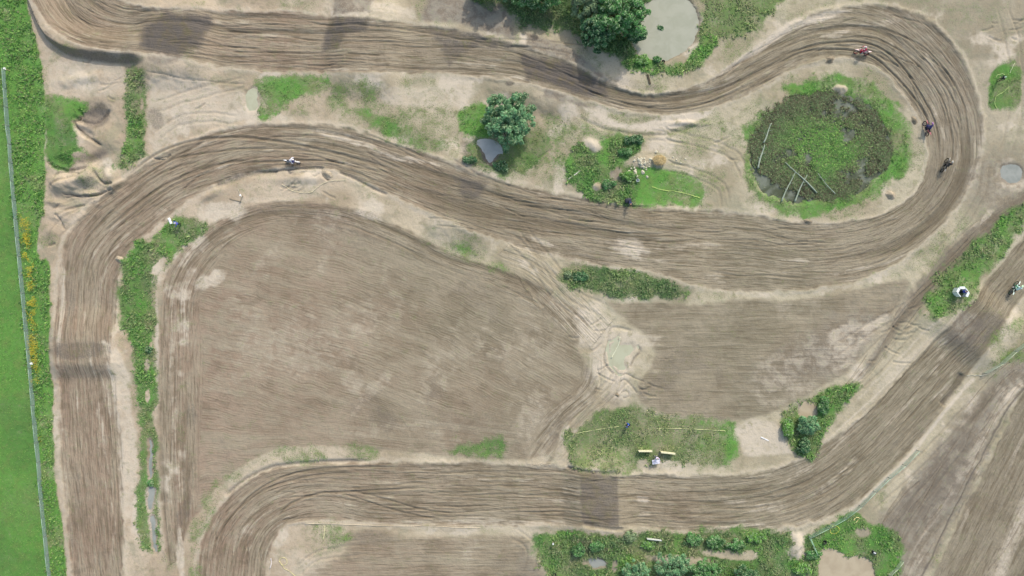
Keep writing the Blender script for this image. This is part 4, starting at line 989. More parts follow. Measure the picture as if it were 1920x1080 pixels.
# ------------------------------------------------------------------ builders for the small things
def empty(name, loc, rz=0, label=None, cat=None, group=None):
    o = bpy.data.objects.new(name, None); COL.objects.link(o); o.location = loc; o.rotation_euler = (0, 0, rz)
    return tag(o, label, cat, group)
class MB:
    def __init__(self): self.v = []; self.f = []
    def add(self, vs, fc):
        b = len(self.v); self.v += [tuple(p) for p in vs]; self.f += [tuple(i+b for i in q) for q in fc]; return self
    def tube(self, p0, p1, r0, r1=None, seg=8): return self.add(*tube(p0, p1, r0, r0 if r1 is None else r1, seg))
    def box(self, c, s, rz=0, ry=0):
        R = Matrix.Rotation(rz, 3, 'Z') @ Matrix.Rotation(ry, 3, 'Y'); vs = []
        for x in (-1, 1):
            for y in (-1, 1):
                for z in (-1, 1): vs.append(Vector(c)+R @ Vector((x*s[0]/2, y*s[1]/2, z*s[2]/2)))
        return self.add(vs, [(0,1,3,2),(4,6,7,5),(0,4,5,1),(2,3,7,6),(0,2,6,4),(1,5,7,3)])
    def hull(self, rings):
        """rings of equal vertex count lofted and capped"""
        n = len(rings[0]); vs = [p for r in rings for p in r]; fc = []
        for k in range(len(rings)-1):
            for i in range(n): fc.append((k*n+i, k*n+(i+1) % n, (k+1)*n+(i+1) % n, (k+1)*n+i))
        fc.append(tuple(range(n))[::-1]); fc.append(tuple((len(rings)-1)*n+i for i in range(n)))
        return self.add(vs, fc)
    def ell(self, c, r, seg=12, rings=8):
        vs = []; fc = []
        for j in range(rings+1):
            t = math.pi*j/rings
            for i in range(seg):
                a = 2*math.pi*i/seg; vs.append((c[0]+r[0]*math.sin(t)*math.cos(a), c[1]+r[1]*math.sin(t)*math.sin(a), c[2]+r[2]*math.cos(t)))
        for j in range(rings):
            for i in range(seg): fc.append((j*seg+i, (j+1)*seg+i, (j+1)*seg+(i+1) % seg, j*seg+(i+1) % seg))
        return self.add(vs, fc)
    def torus(self, c, R, r, ax_='y', n=20, m=8, w=1.0):
        vs = []; fc = []
        for i in range(n):
            a = 2*math.pi*i/n
            for j in range(m):
                b = 2*math.pi*j/m; q = R+r*math.cos(b); h = r*w*math.sin(b)
                vs.append((c[0]+q*math.cos(a), c[1]+h, c[2]+q*math.sin(a)) if ax_ == 'y' else (c[0]+q*math.cos(a), c[1]+q*math.sin(a), c[2]+h))
        for i in range(n):
            for j in range(m): fc.append((i*m+j, i*m+(j+1) % m, ((i+1) % n)*m+(j+1) % m, ((i+1) % n)*m+j))
        return self.add(vs, fc)
    def build(self, name, m, parent=None, smooth=True, bevel=0.0, loc=None):
        me = bpy.data.meshes.new(name); me.from_pydata(self.v, [], self.f); me.materials.append(m); me.validate()
        for p in me.polygons: p.use_smooth = smooth
        o = link(name, me, parent, loc)
        if bevel:
            b = o.modifiers.new('bevel', 'BEVEL'); b.width = bevel; b.segments = 2
        return o
def skinned(nodes, edges, root, levels=1):
    """nodes: name -> (x,y,z,r); one continuous surface grown over the skeleton"""
    names = list(nodes); ix = {k: i for i, k in enumerate(names)}
    me = bpy.data.meshes.new('tmp'); me.from_pydata([nodes[k][:3] for k in names], [(ix[a], ix[b]) for a, b in edges], [])
    o = bpy.data.objects.new('tmp', me); COL.objects.link(o)
    m = o.modifiers.new('s', 'SKIN'); m.use_smooth_shade = True
    for i, k in enumerate(names):
        sv = me.skin_vertices[0].data[i]; r = nodes[k][3]; sv.radius = (r, r) if not isinstance(r, tuple) else r
        sv.use_root = (k == root)
    s = o.modifiers.new('u', 'SUBSURF'); s.levels = levels; s.render_levels = levels
    dg = bpy.context.evaluated_depsgraph_get(); ev = o.evaluated_get(dg)
    out = bpy.data.meshes.new_from_object(ev); bpy.data.objects.remove(o); bpy.data.meshes.remove(me)
    return out
def person_mesh(pose, cloth):
    """pose: joint dict; cloth: colours for skin, top, legs, boots, gloves; returns one mesh"""
    J = pose; P = {}
    def put(k, p, r): P[k] = (*p, r)
    hip, chest, neck, head = Vector(J['hip']), Vector(J['chest']), Vector(J['neck']), Vector(J['head'])
    put('hip', hip, (.15, .12)); put('waist', hip.lerp(chest, .45), (.14, .11)); put('chest', chest, (.17, .125)); put('neck', neck, .06)
    put('skull', neck.lerp(head, .55), .065); put('crown', head, .095)
    E = [('hip', 'waist'), ('waist', 'chest'), ('chest', 'neck'), ('neck', 'skull'), ('skull', 'crown')]
    for s in ('l', 'r'):
        sh, el, ha = Vector(J['sh'+s]), Vector(J['el'+s]), Vector(J['ha'+s])
        put('sh'+s, sh, .075); put('ua'+s, sh.lerp(el, .5), .06); put('el'+s, el, .048); put('fa'+s, el.lerp(ha, .5), .043); put('wr'+s, el.lerp(ha, .92), .03); put('pa'+s, ha+(ha-el).normalized()*.05, (.043, .02))
        E += [('chest', 'sh'+s), ('sh'+s, 'ua'+s), ('ua'+s, 'el'+s), ('el'+s, 'fa'+s), ('fa'+s, 'wr'+s), ('wr'+s, 'pa'+s)]
        hp, kn, an, toe = hip+Vector(J['hipoff'+s]), Vector(J['kn'+s]), Vector(J['an'+s]), Vector(J['to'+s])
        put('hp'+s, hp, .09); put('th'+s, hp.lerp(kn, .5), .082); put('kn'+s, kn, .06); put('ca'+s, kn.lerp(an, .4), .058); put('an'+s, an, .045); put('to'+s, toe, .042)
        E += [('hip', 'hp'+s), ('hp'+s, 'th'+s), ('th'+s, 'kn'+s), ('kn'+s, 'ca'+s), ('ca'+s, 'an'+s), ('an'+s, 'to'+s)]
    me = skinned(P, E, 'hip', 1)
    vs = [v.co.copy() for v in me.vertices]; fc = [tuple(p.vertices) for p in me.polygons]
    nb = len(fc)
    mb = MB(); mb.v = [tuple(v) for v in vs]; mb.f = fc
    fing_start = len(mb.f)
    for s in ('l', 'r'):
        el, ha = Vector(J['el'+s]), Vector(J['ha'+s]); d_ = (ha-el).normalized(); palm = ha+d_*.075
        side = d_.cross(Vector((0, 0, 1))); side = side.normalized() if side.length > .1 else Vector((0, 1, 0)); dn = side.cross(d_)*(1 if side.cross(d_).z < 0 else -1)
        for q, (o_, L) in enumerate(((-.032, .03), (-.011, .036), (.011, .034), (.032, .026))):
            a0 = palm+side*o_; a1 = a0+d_*L+dn*.008; a2 = a1+(d_*.5+dn*.85).normalized()*L*.8; a3 = a2+(-d_*.3+dn).normalized()*L*.6
            mb.tube(a0-d_*.02, a1, .010, .009, 6); mb.tube(a1, a2, .009, .008, 6); mb.tube(a2, a3, .008, .006, 6)
        sg_ = 1 if s == 'l' else -1
        t0 = ha+d_*.03+side*.03*sg_; t1 = t0+(side*sg_*.8+d_*.6).normalized()*.035; mb.tube(t0, t1, .012, .010, 6); mb.tube(t1, t1+(d_+dn*.6).normalized()*.028, .010, .007, 6)
    face_start = len(mb.f)
    hd = (head-neck).normalized(); fw = Vector(J.get('face', (1, 0, 0))); fw = (fw-hd*fw.dot(hd)).normalized(); sdv = hd.cross(fw)
    hc = neck.lerp(head, .85)
    mb.ell(hc, (.082, .078, .10)); mb.tube(hc+fw*.078-hd*.01, hc+fw*.105-hd*.025, .010, .014, 6)
    for q in (-1, 1): mb.ell(hc+sdv*q*.08-hd*.005, (.018, .012, .026), 6, 5)
    eye_start = len(mb.f)
    for q in (-1, 1): mb.ell(hc+fw*.074+sdv*q*.03+hd*.012, (.012, .012, .009), 6, 5)
    mouth = len(mb.f); mb.box(hc+fw*.078-hd*.045, (.012, .04, .008))
    out = bpy.data.meshes.new('person'); out.from_pydata(mb.v, [], mb.f)
    mats_ = [cloth['skin'], cloth['top'], cloth['legs'], cloth['boots'], cloth['gloves'], mat('dark_eye', (40,32,28))]
    for m_ in mats_: out.materials.append(m_)
    segs = [(Vector(J['hip']), Vector(J['chest']), 1), (Vector(J['chest']), Vector(J['chest']).lerp(neck, .6), 1), (neck, head, 0)]
    for s in ('l', 'r'):
        segs += [(Vector(J['chest']), Vector(J['sh'+s]), 1), (Vector(J['sh'+s]), Vector(J['el'+s]), 1), (Vector(J['el'+s]), Vector(J['el'+s]).lerp(Vector(J['ha'+s]), .85), 1),
                 (Vector(J['ha'+s]), Vector(J['ha'+s])+(Vector(J['ha'+s])-Vector(J['el'+s])).normalized()*.12, 4),
                 (hip+Vector(J['hipoff'+s])-Vector((0, 0, .02)), Vector(J['kn'+s]), 2), (Vector(J['kn'+s]), Vector(J['kn'+s]).lerp(Vector(J['an'+s]), .35), 2),
                 (Vector(J['kn'+s]).lerp(Vector(J['an'+s]), .5), Vector(J['an'+s]), 3), (Vector(J['an'+s]), Vector(J['to'+s]), 3)]
    segs.append((hip-Vector((0, 0, .1)), hip, 2))
    for p in out.polygons:
        p.use_smooth = True
        if p.index >= mouth or p.index >= eye_start: p.material_index = 5; continue
        if p.index >= face_start: p.material_index = 0; continue
        if p.index >= fing_start: p.material_index = 4; continue
        c_ = p.center; bd, bm = 9, 1
        for a, b, mi in segs:
            ab = b-a; t = max(0, min(1, (c_-a).dot(ab)/max(ab.length_squared, 1e-9))); dd = (c_-a-ab*t).length
            if dd < bd: bd, bm = dd, mi
        p.material_index = bm
    return out
HO = {'hipoffl': (0, .09, -.02), 'hipoffr': (0, -.09, -.02)}
RIDE = dict(hip=(-.22,0,1.10), chest=(.10,0,1.42), neck=(.21,0,1.55), head=(.30,0,1.70), shl=(.10,.20,1.44), shr=(.10,-.20,1.44), ell=(.20,.44,1.28), elr=(.20,-.44,1.28),
            hal=(.40,.36,1.17), har=(.40,-.36,1.17), knl=(.14,.22,.90), knr=(.14,-.22,.90), anl=(-.06,.20,.47), anr=(-.06,-.20,.47), tol=(.14,.20,.41), tor=(.14,-.20,.41), **HO)
STAND = dict(hip=(0,0,.95), chest=(.02,0,1.32), neck=(.03,0,1.50), head=(.05,0,1.68), shl=(.01,.20,1.41), shr=(.01,-.20,1.41), ell=(.03,.28,1.12), elr=(.16,-.30,1.14),
             hal=(.14,.27,.88), har=(.36,-.22,1.16), knl=(.04,.11,.50), knr=(.02,-.12,.50), anl=(-.01,.12,.09), anr=(-.03,-.13,.09), tol=(.15,.13,.05), tor=(.13,-.15,.05), **HO)
POINT = dict(STAND, ell=(.20,.34,1.22), hal=(.42,.40,1.24), elr=(.20,-.32,1.20), har=(.44,-.36,1.22))
BEND = dict(STAND, hip=(-.14,0,.92), chest=(.20,0,1.16), neck=(.34,0,1.27), head=(.47,0,1.38), shl=(.20,.20,1.22), shr=(.20,-.20,1.22), ell=(.36,.26,.98), elr=(.36,-.26,.98), hal=(.50,.20,.80), har=(.50,-.20,.80))
CROUCH = dict(STAND, hip=(-.10,0,.52), chest=(.10,0,.86), neck=(.18,0,1.0), head=(.24,0,1.17), shl=(.10,.20,.92), shr=(.10,-.20,.92), ell=(.26,.26,.68), elr=(.26,-.26,.68), hal=(.42,.16,.62), har=(.42,-.16,.62),
              knl=(.26,.20,.50), knr=(.24,-.20,.46), anl=(-.02,.16,.09), anr=(-.04,-.16,.09), tol=(.16,.17,.05), tor=(.14,-.17,.05))
SKIN = mat('skin', (205,160,132), rough=.6, var=.06)
def person(loc, rz, pose, label, top, legs=(40,44,56), boots=(38,34,32), gloves=None, head=('cap', (240,240,235)), group=None):
    nmk = 'c%d_%d_%d' % top
    cl = dict(skin=SKIN, top=mat('jacket_'+nmk, top, rough=.8), legs=mat('trousers_%d_%d_%d' % legs, legs, rough=.85), boots=mat('boots_%d_%d_%d' % boots, boots, rough=.5),
              gloves=mat('gloves_%d_%d_%d' % gloves, gloves, rough=.7) if gloves else SKIN)
    me = person_mesh(pose, cl)
    o = link('person', me, None, loc); o.rotation_euler = (0, 0, rz); tag(o, label, 'person', group)
    n_, h_ = Vector(pose['neck']), Vector(pose['head']); hd = (h_-n_).normalized(); c_ = n_.lerp(h_, .9)
    kind, rgb = head; hm = mat('%s_%d_%d_%d' % (kind, *rgb), rgb, rough=.3 if kind == 'helmet' else .85, var=.05)
    fw = Vector((1, 0, 0)); fw = (fw-hd*fw.dot(hd)).normalized()
    if kind == 'helmet':
        m = MB(); m.ell(c_+hd*.012, (.150, .128, .135), 16, 12)
        r0 = [c_+fw*.06-hd*.09+Vector((0, y, 0)) for y in (-.07, 0, .07)]
        m.hull([[c_+fw*.05+Vector((0, -.075, 0))-hd*.04, c_+fw*.05+Vector((0, .075, 0))-hd*.04, c_+fw*.05+Vector((0, .075, 0))-hd*.12, c_+fw*.05+Vector((0, -.075, 0))-hd*.12],
                [c_+fw*.19+Vector((0, -.045, 0))-hd*.06, c_+fw*.19+Vector((0, .045, 0))-hd*.06, c_+fw*.18+Vector((0, .04, 0))-hd*.11, c_+fw*.18+Vector((0, -.04, 0))-hd*.11]])
        he = m.build('helmet', hm, o)
        v = MB(); v.hull([[c_+fw*.05+Vector((0, -.09, 0))+hd*.10, c_+fw*.05+Vector((0, .09, 0))+hd*.10, c_+fw*.05+Vector((0, .09, 0))+hd*.12, c_+fw*.05+Vector((0, -.09, 0))+hd*.12],
                [c_+fw*.24+Vector((0, -.07, 0))+hd*.09, c_+fw*.24+Vector((0, .07, 0))+hd*.09, c_+fw*.24+Vector((0, .07, 0))+hd*.10, c_+fw*.24+Vector((0, -.07, 0))+hd*.10]])
        v.build('visor', hm, he)
        g = MB(); g.hull([[c_+fw*.10+Vector((0, -.10, 0))+hd*.03, c_+fw*.10+Vector((0, .10, 0))+hd*.03, c_+fw*.10+Vector((0, .10, 0))-hd*.045, c_+fw*.10+Vector((0, -.10, 0))-hd*.045],
                [c_+fw*.16+Vector((0, -.05, 0))+hd*.03, c_+fw*.16+Vector((0, .05, 0))+hd*.03, c_+fw*.165+Vector((0, .05, 0))-hd*.045, c_+fw*.165+Vector((0, -.05, 0))-hd*.045]])
        g.build('goggles', mat('goggle_lens', (40,48,60), rough=.1), he)
    elif kind == 'cap':
        m = MB(); m.ell(c_+hd*.035, (.098, .092, .085), 14, 10); m.hull([[c_+fw*.06+Vector((0, -.07, 0))+hd*.045, c_+fw*.06+Vector((0, .07, 0))+hd*.045, c_+fw*.06+Vector((0, .07, 0))+hd*.06, c_+fw*.06+Vector((0, -.07, 0))+hd*.06],
            [c_+fw*.17+Vector((0, -.05, 0))+hd*.03, c_+fw*.17+Vector((0, .05, 0))+hd*.03, c_+fw*.17+Vector((0, .05, 0))+hd*.04, c_+fw*.17+Vector((0, -.05, 0))+hd*.04]]); m.build('cap', hm, o)
    else:
        m = MB(); m.ell(c_+hd*.03-fw*.012, (.096, .09, .09), 14, 10); m.build('hair', hm, o)
    return o

def bike(loc, rz, lean, label, body=(235,235,235), accent=(40,60,160), steer=0.0, seat=(35,35,38)):
    root = empty('motocross_bike', loc, rz, label, 'motorbike', 'motocross bikes riding on the track'); root.rotation_euler = (lean, 0, rz)
    bm_ = mat('plastic_%d_%d_%d' % body, body, rough=.35, var=.06); am = mat('plastic_%d_%d_%d' % accent, accent, rough=.35, var=.06)
    rub = mat('rubber', (38,34,31), rough=.9, bump=.01); met = mat('dull_metal', (150,148,144), rough=.35, metal=.8); dark = mat('engine_black', (45,44,44), rough=.6); stm = mat('seat_%d_%d_%d' % seat, seat, rough=.8)
    for x, R, r, nm in ((.76, .315, .045, 'front_wheel'), (-.72, .29, .055, 'rear_wheel')):
        hub = MB(); hub.tube((x, -.08, R+r), (x, .08, R+r), .05, .05, 10)
        for k in range(18):
            a = 2*math.pi*k/18; hub.tube((x, .03*(-1)**k, R+r), (x+(R-.04)*math.cos(a), 0, R+r+(R-.04)*math.sin(a)), .004, .004, 4)
        wh = hub.build(nm, met, root)
        t = MB(); t.torus((x, 0, R+r), R, r, 'y', 28, 10, 1.05)
        for k in range(28):
            a = 2*math.pi*k/28
            for yy_ in (-.028, .0, .028): t.box((x+(R+r*.95)*math.cos(a+(0 if yy_ else .1)), yy_, R+r+(R+r*.95)*math.sin(a+(0 if yy_ else .1))), (.018, .018, .018))
        t.build('tyre', rub, wh, smooth=False)
        q = MB(); q.torus((x, 0, R+r), R-.045, .014, 'y', 28, 6, 1.6); q.build('rim', am, wh)
    fk = MB()
    for y in (-.095, .095): fk.tube((.76, y, .36), (.52, y, 1.02), .026, .03, 8)
    fk.box((.535, 0, .98), (.07, .24, .03)); fk.box((.58, 0, .84), (.07, .24, .03)); fk.build('fork', met, root)
    hb = MB(); hb.tube((.46, -.14, 1.10), (.46, .14, 1.10), .014); 
    for s in (-1, 1): hb.tube((.46, .14*s, 1.10), (.43, .24*s, 1.17), .014); hb.tube((.43, .24*s, 1.17), (.38, .42*s, 1.16), .014)
    h = hb.build('handlebar', dark, root)
    for s in (-1, 1): gmb = MB(); gmb.tube((.405, .31*s, 1.165), (.378, .425*s, 1.158), .02, .02, 8); gmb.build('grip', rub, h)
    ff = MB(); ff.hull([[(.48,-.06,.80),(.48,.06,.80),(.48,.06,.82),(.48,-.06,.82)], [(.72,-.085,.87),(.72,.085,.87),(.72,.07,.90),(.72,-.07,.90)], [(.98,-.07,.85),(.98,.07,.85),(.98,.055,.88),(.98,-.055,.88)], [(1.16,-.03,.79),(1.16,.03,.79),(1.16,.025,.80),(1.16,-.025,.80)]])
    ff.build('front_fender', bm_, root, bevel=.006)
    npl = MB(); npl.hull([[(.62,-.11,.92),(.62,.11,.92),(.60,.11,.93),(.60,-.11,.93)], [(.58,-.13,1.06),(.58,.13,1.06),(.56,.13,1.06),(.56,-.13,1.06)], [(.54,-.09,1.19),(.54,.09,1.19),(.52,.09,1.19),(.52,-.09,1.19)]]); npl.build('number_plate', bm_, root, bevel=.006)
    tk = MB(); tk.hull([[(.36,-.07,.72),(.36,.07,.72),(.36,.07,.94),(.36,-.07,.94)], [(.20,-.13,.68),(.20,.13,.68),(.20,.11,.98),(.20,-.11,.98)], [(-.02,-.11,.72),(-.02,.11,.72),(-.02,.08,.97),(-.02,-.08,.97)]]); tk.build('fuel_tank', am, root, bevel=.02)
    for s in (-1, 1):
        sh = MB(); sh.hull([[(.44,.10*s,.66),(.44,.14*s,.66),(.44,.14*s,.88),(.44,.10*s,.88)], [(.26,.17*s,.62),(.26,.20*s,.62),(.26,.19*s,.97),(.26,.16*s,.97)], [(-.02,.10*s,.80),(-.02,.12*s,.80),(-.02,.12*s,.92),(-.02,.10*s,.92)]]); sh.build('radiator_shroud', am, root, bevel=.008)
        sp = MB(); sp.hull([[(-.18,.11*s,.66),(-.18,.13*s,.66),(-.18,.13*s,.86),(-.18,.11*s,.86)], [(-.62,.11*s,.78),(-.62,.13*s,.78),(-.62,.12*s,.92),(-.62,.10*s,.92)]]); sp.build('side_panel', bm_, root, bevel=.008)
        fp = MB(); fp.box((-.05, .17*s, .37), (.05, .14, .02)); fp.build('footpeg', met, root)
    st = MB(); st.hull([[(.20,-.06,.93),(.20,.06,.93),(.20,.045,.98),(.20,-.045,.98)], [(-.2,-.085,.90),(-.2,.085,.90),(-.2,.07,.97),(-.2,-.07,.97)], [(-.66,-.08,.92),(-.66,.08,.92),(-.66,.065,.98),(-.66,-.065,.98)]]); st.build('seat', stm, root, bevel=.015)
    rf = MB(); rf.hull([[(-.55,-.09,.88),(-.55,.09,.88),(-.55,.08,.915),(-.55,-.08,.915)], [(-.85,-.085,.95),(-.85,.085,.95),(-.85,.07,.97),(-.85,-.07,.97)], [(-1.08,-.05,.99),(-1.08,.05,.99),(-1.08,.04,1.0),(-1.08,-.04,1.0)]]); rf.build('rear_fender', bm_, root, bevel=.006)
    en = MB(); en.box((.06, 0, .42), (.40, .26, .26)); en.tube((.14, -.0, .50), (.24, 0, .74), .10, .085, 12); en.tube((-.02, -.16, .40), (-.02, .16, .40), .11, .11, 14); en.build('engine', dark, root, bevel=.02)
    fr = MB(); fr.tube((.42, 0, .93), (.30, 0, .30), .025); fr.tube((.30, 0, .30), (-.20, 0, .30), .03)
    for s in (-1, 1): fr.tube((.42, .03*s, .93), (-.20, .12*s, .80), .02); fr.tube((-.20, .12*s, .80), (-.20, .11*s, .30), .022); fr.tube((-.2, .12*s, .8), (-.7, .08*s, .92), .014)
    fr.build('frame', am, root)
    sw = MB()
    for s in (-1, 1): sw.hull([[(-.18,.09*s,.32),(-.18,.12*s,.32),(-.18,.12*s,.42),(-.18,.09*s,.42)], [(-.76,.085*s,.32),(-.76,.11*s,.32),(-.76,.11*s,.37),(-.76,.085*s,.37)]])
    sw.tube((-.22, 0, .42), (-.14, 0, .82), .045, .05, 10); sw.build('swingarm', met, root)
    ex = MB(); ex.tube((.24, -.06, .56), (.33, -.12, .44), .024); ex.tube((.33, -.12, .44), (.05, -.17, .40), .024); ex.tube((.05, -.17, .40), (-.25, -.16, .62), .026); ex.tube((-.25, -.16, .62), (-.74, -.16, .82), .055, .05, 12); ex.build('exhaust', met, root)
    ch = MB(); ch.box((-.45, .075, .39), (.56, .012, .02)); ch.box((-.45, .075, .30), (.56, .012, .02)); ch.tube((-.72, .07, .345), (-.72, .085, .345), .10, .10, 16); ch.build('chain', dark, root)
    return root
def ride(px, py, deg, lean, blabel, plabel, body, accent, jersey, pants, helm, gloves=(40,40,44), boots=(235,235,230), pose=RIDE):
    """deg: heading in photo, 0 = right, counter-clockwise"""
    f = 1-1.0/CAMH; x, y = W(px, py); x *= f; y *= f
    ppx, ppy = x/S+960, 540-y/S; a = math.radians(deg)
    z = (ground_z(ppx+10*math.cos(a), ppy-10*math.sin(a))+ground_z(ppx-10*math.cos(a), ppy+10*math.sin(a)))/2
    zf, zb = ground_z(ppx+10*math.cos(a), ppy-10*math.sin(a)), ground_z(ppx-10*math.cos(a), ppy+10*math.sin(a))
    pitch = -math.atan2(zf-zb, 20*S); z = min(z, z)+.01
    M = Matrix.Translation((x, y, z)) @ Matrix.Rotation(a, 4, 'Z') @ Matrix.Rotation(pitch, 4, 'Y') @ Matrix.Rotation(math.radians(lean), 4, 'X')
    b = bike((0, 0, 0), 0, 0, blabel, body, accent); b.matrix_world = M
    p = person((0, 0, 0), 0, pose, plabel, jersey, pants, boots, gloves, ('helmet', helm), 'riders on the motocross bikes'); p.matrix_world = M
SITR = dict(RIDE, hip=(-.30,0,1.08), chest=(-.02,0,1.42), neck=(.08,0,1.56), head=(.14,0,1.72), shl=(-.02,.2,1.44), shr=(-.02,-.2,1.44), ell=(.14,.46,1.30), elr=(.14,-.46,1.30))
ride(545, 303, -6, -8, 'white and blue motocross bike on the inside of the upper left bend', 'rider in white jersey and navy trousers on the upper left bend', (236,234,232), (38,46,110), (232,230,240), (44,46,84), (240,236,236))
ride(1620, 97, 170, 14, 'red and pink motocross bike nearest the top of the right hand loop', 'rider in crimson and pale pink on the top of the right hand loop', (226,196,196), (176,24,66), (178,26,74), (214,184,186), (226,206,204), pose=SITR)
ride(1741, 240, 100, 10, 'dark blue motocross bike with red fender beside the round heap on the right hand loop', 'rider in dark blue with a mauve helmet on the right hand loop', (178,96,108), (54,52,108), (58,58,112), (50,50,74), (168,120,170), boots=(60,56,70))
ride(1777, 308, 66, 6, 'black and grey motocross bike farthest right on the right hand loop', 'rider in black with a grey helmet farthest right on the right hand loop', (150,146,138), (52,50,48), (58,58,56), (70,66,66), (186,182,172), boots=(90,86,82))
ride(1907, 540, 58, 4, 'white and green motocross bike at the right edge of the picture', 'rider in white and mint green at the right edge of the picture', (226,240,224), (70,150,110), (206,234,224), (150,176,160), (210,244,206))

def spot(px, py, h=1.0):
    f = 1-h/CAMH; x, y = W(px, py); x *= f; y *= f
    return (x, y, ground_z(x/S+960, 540-y/S)-.01)
# marshals and onlookers
p1 = spot(332, 419)
person(p1, math.radians(200), POINT, 'person in a blue jacket standing on the grass mound holding a white flag', (82,98,190), (44,52,66), head=('cap', (200,206,240)))
fl = empty('marshal_flag', (p1[0]-.45, p1[1]-.02, p1[2]+1.22), math.radians(200), 'white marshal flag held out by the person in the blue jacket', 'flag')
MB().tube((.0, .36, -.12), (.0, -.95, .12), .013, .012, 6).build('pole', mat('wood_pole', (150,130,98)), fl)
cl = MB(); n_ = 12; vs = []; fc = []
for i in range(n_+1):
    for j in range(5): vs.append((.10+j*.09, -.05-.072*i, .02+.010*i+.035*math.sin(i*1.1+j*.7)))
for i in range(n_):
    for j in range(4): fc.append((i*5+j, i*5+j+1, (i+1)*5+j+1, (i+1)*5+j))
cl.add(vs, fc); fo = cl.build('flag_cloth', mat('white_cloth', (244,244,238), var=.03), fl); so_ = fo.modifiers.new('thick', 'SOLIDIFY'); so_.thickness = .006
person(spot(1181, 379), math.radians(-80), BEND, 'person in dark navy clothes bending at the grass edge above the middle straight', (34,44,78), (36,40,48), head=('hair', (48,40,34)))
person(spot(1177, 798), math.radians(150), STAND, 'person in a bright blue jacket with a black backpack on the olive grass island', (48,98,196), (30,34,40), head=('hair', (44,36,30)))
a = spot(1177, 798); bp = MB(); bp.box((0, 0, 0), (.18, .30, .46)); bp.box((-.11, 0, -.06), (.06, .24, .26)); bo = bp.build('backpack', mat('black_nylon', (24,26,28), rough=.8), None, bevel=.03, loc=(a[0]+.21, a[1]+.13, a[2]+1.22))
bo.rotation_euler = (0, 0, math.radians(-30)); tag(bo, 'black backpack on the back of the person in the bright blue jacket', 'backpack')
p4 = spot(1232, 858)
person(p4, math.radians(-95), POINT, 'person in a pale lilac shirt standing in the gap between the yellow boards', (214,206,232), (88,84,112), head=('hair', (46,40,52)), boots=(230,228,220))
person(spot(1880, 147), math.radians(190), STAND, 'person in dark clothes and a pale cap on the small square grass island', (38,48,58), (30,36,42), head=('cap', (190,226,200)))

# open white marshal booth with a person inside
def booth(px, py, rz):
    c_ = spot(px, py, .9); r = empty('marshal_booth', c_, rz, 'open white marshal booth of low boards at the end of the long grass island', 'booth')
    wm = mat('white_board', (232,238,234), rough=.5, var=.06)
    R_ = .82
    for k in range(6):
        if k == 4: continue
        a0, a1 = math.radians(60*k+30), math.radians(60*k+90)
        p0, p1_ = Vector((R_*math.cos(a0), R_*math.sin(a0)*.85, 0)), Vector((R_*math.cos(a1), R_*math.sin(a1)*.85, 0))
        m_ = (p0+p1_)/2; m_b = MB(); L_ = (p1_-p0).length-.03
        m_b.box((m_.x, m_.y, .55), (L_, .04, 1.05), math.atan2(p1_.y-p0.y, p1_.x-p0.x))
        pn = m_b.build('panel', wm, r, smooth=False, bevel=.006)
        cp = MB(); cp.box((m_.x, m_.y, 1.115), (L_, .34 if k in (1, 2, 5) else .10, .06), math.atan2(p1_.y-p0.y, p1_.x-p0.x)); cp.build('ledge', wm, pn, smooth=False, bevel=.01)
    for k in range(6):
        a0 = math.radians(60*k+30); MB().tube((R_*math.cos(a0), R_*math.sin(a0)*.85, -.05), (R_*math.cos(a0), R_*math.sin(a0)*.85, 1.16), .03, .03, 8).build('post', mat('grey_post', (150,154,150)), r)
    fl_ = MB(); fl_.hull([[(R_*.9*math.cos(math.radians(60*k+30)), R_*.76*math.sin(math.radians(60*k+30)), z_) for k in range(6)] for z_ in (.0, .06)]); fl_.build('floor_board', mat('grey_plank', (128,122,110), rough=.9), r, smooth=False)
    return c_
cb_ = booth(1798, 548, math.radians(-25))
person((cb_[0]+.12, cb_[1]+.05, cb_[2]+.06), math.radians(40), STAND, 'person in a royal blue jacket standing inside the open white booth', (56,74,160), (30,38,64), head=('hair', (40,38,44)))

# ---- yellow boards
YM = mat('yellow_board', (222,216,176), rough=.6, var=.08)
def board(px0, py0, px1, py1, hgt_, label, m, thick=.12, nm='banner_board', cat='board', grp=None, low=.25):
    a_, b_ = spot(px0, py0, .6), spot(px1, py1, .6); c_ = [(a_[i]+b_[i])/2 for i in range(3)]; L_ = math.hypot(b_[0]-a_[0], b_[1]-a_[1]); rz = math.atan2(b_[1]-a_[1], b_[0]-a_[0])
    r = empty(nm, c_, rz, label, cat, grp)
    MB().box((0, 0, low+(hgt_-low)/2), (L_, .05, hgt_-low)).build('panel', m, r, smooth=False, bevel=.008)
    MB().box((0, 0, hgt_+.03), (L_+.04, thick*2, .06)).build('rail', m, r, smooth=False, bevel=.012)
    for x_ in (-L_*.42, 0, L_*.42):
        MB().box((x_, -.06, hgt_*.5-.1), (.07, .06, hgt_+.2)).build('post', mat('post_wood', (168,150,116), rough=.8), r, smooth=False)
    return r
board(1197, 845, 1222, 845, .9, 'yellow board left of the person in the lilac shirt', YM, grp='yellow boards on the olive island')
board(1239, 847, 1265, 850, .9, 'yellow board right of the person in the lilac shirt', YM, grp='yellow boards on the olive island')
board(1213, 1010, 1240, 1013, .7, 'weathered white board low in the dark weeds under the lower straight', mat('weathered_white', (196,200,192), rough=.8), .06)
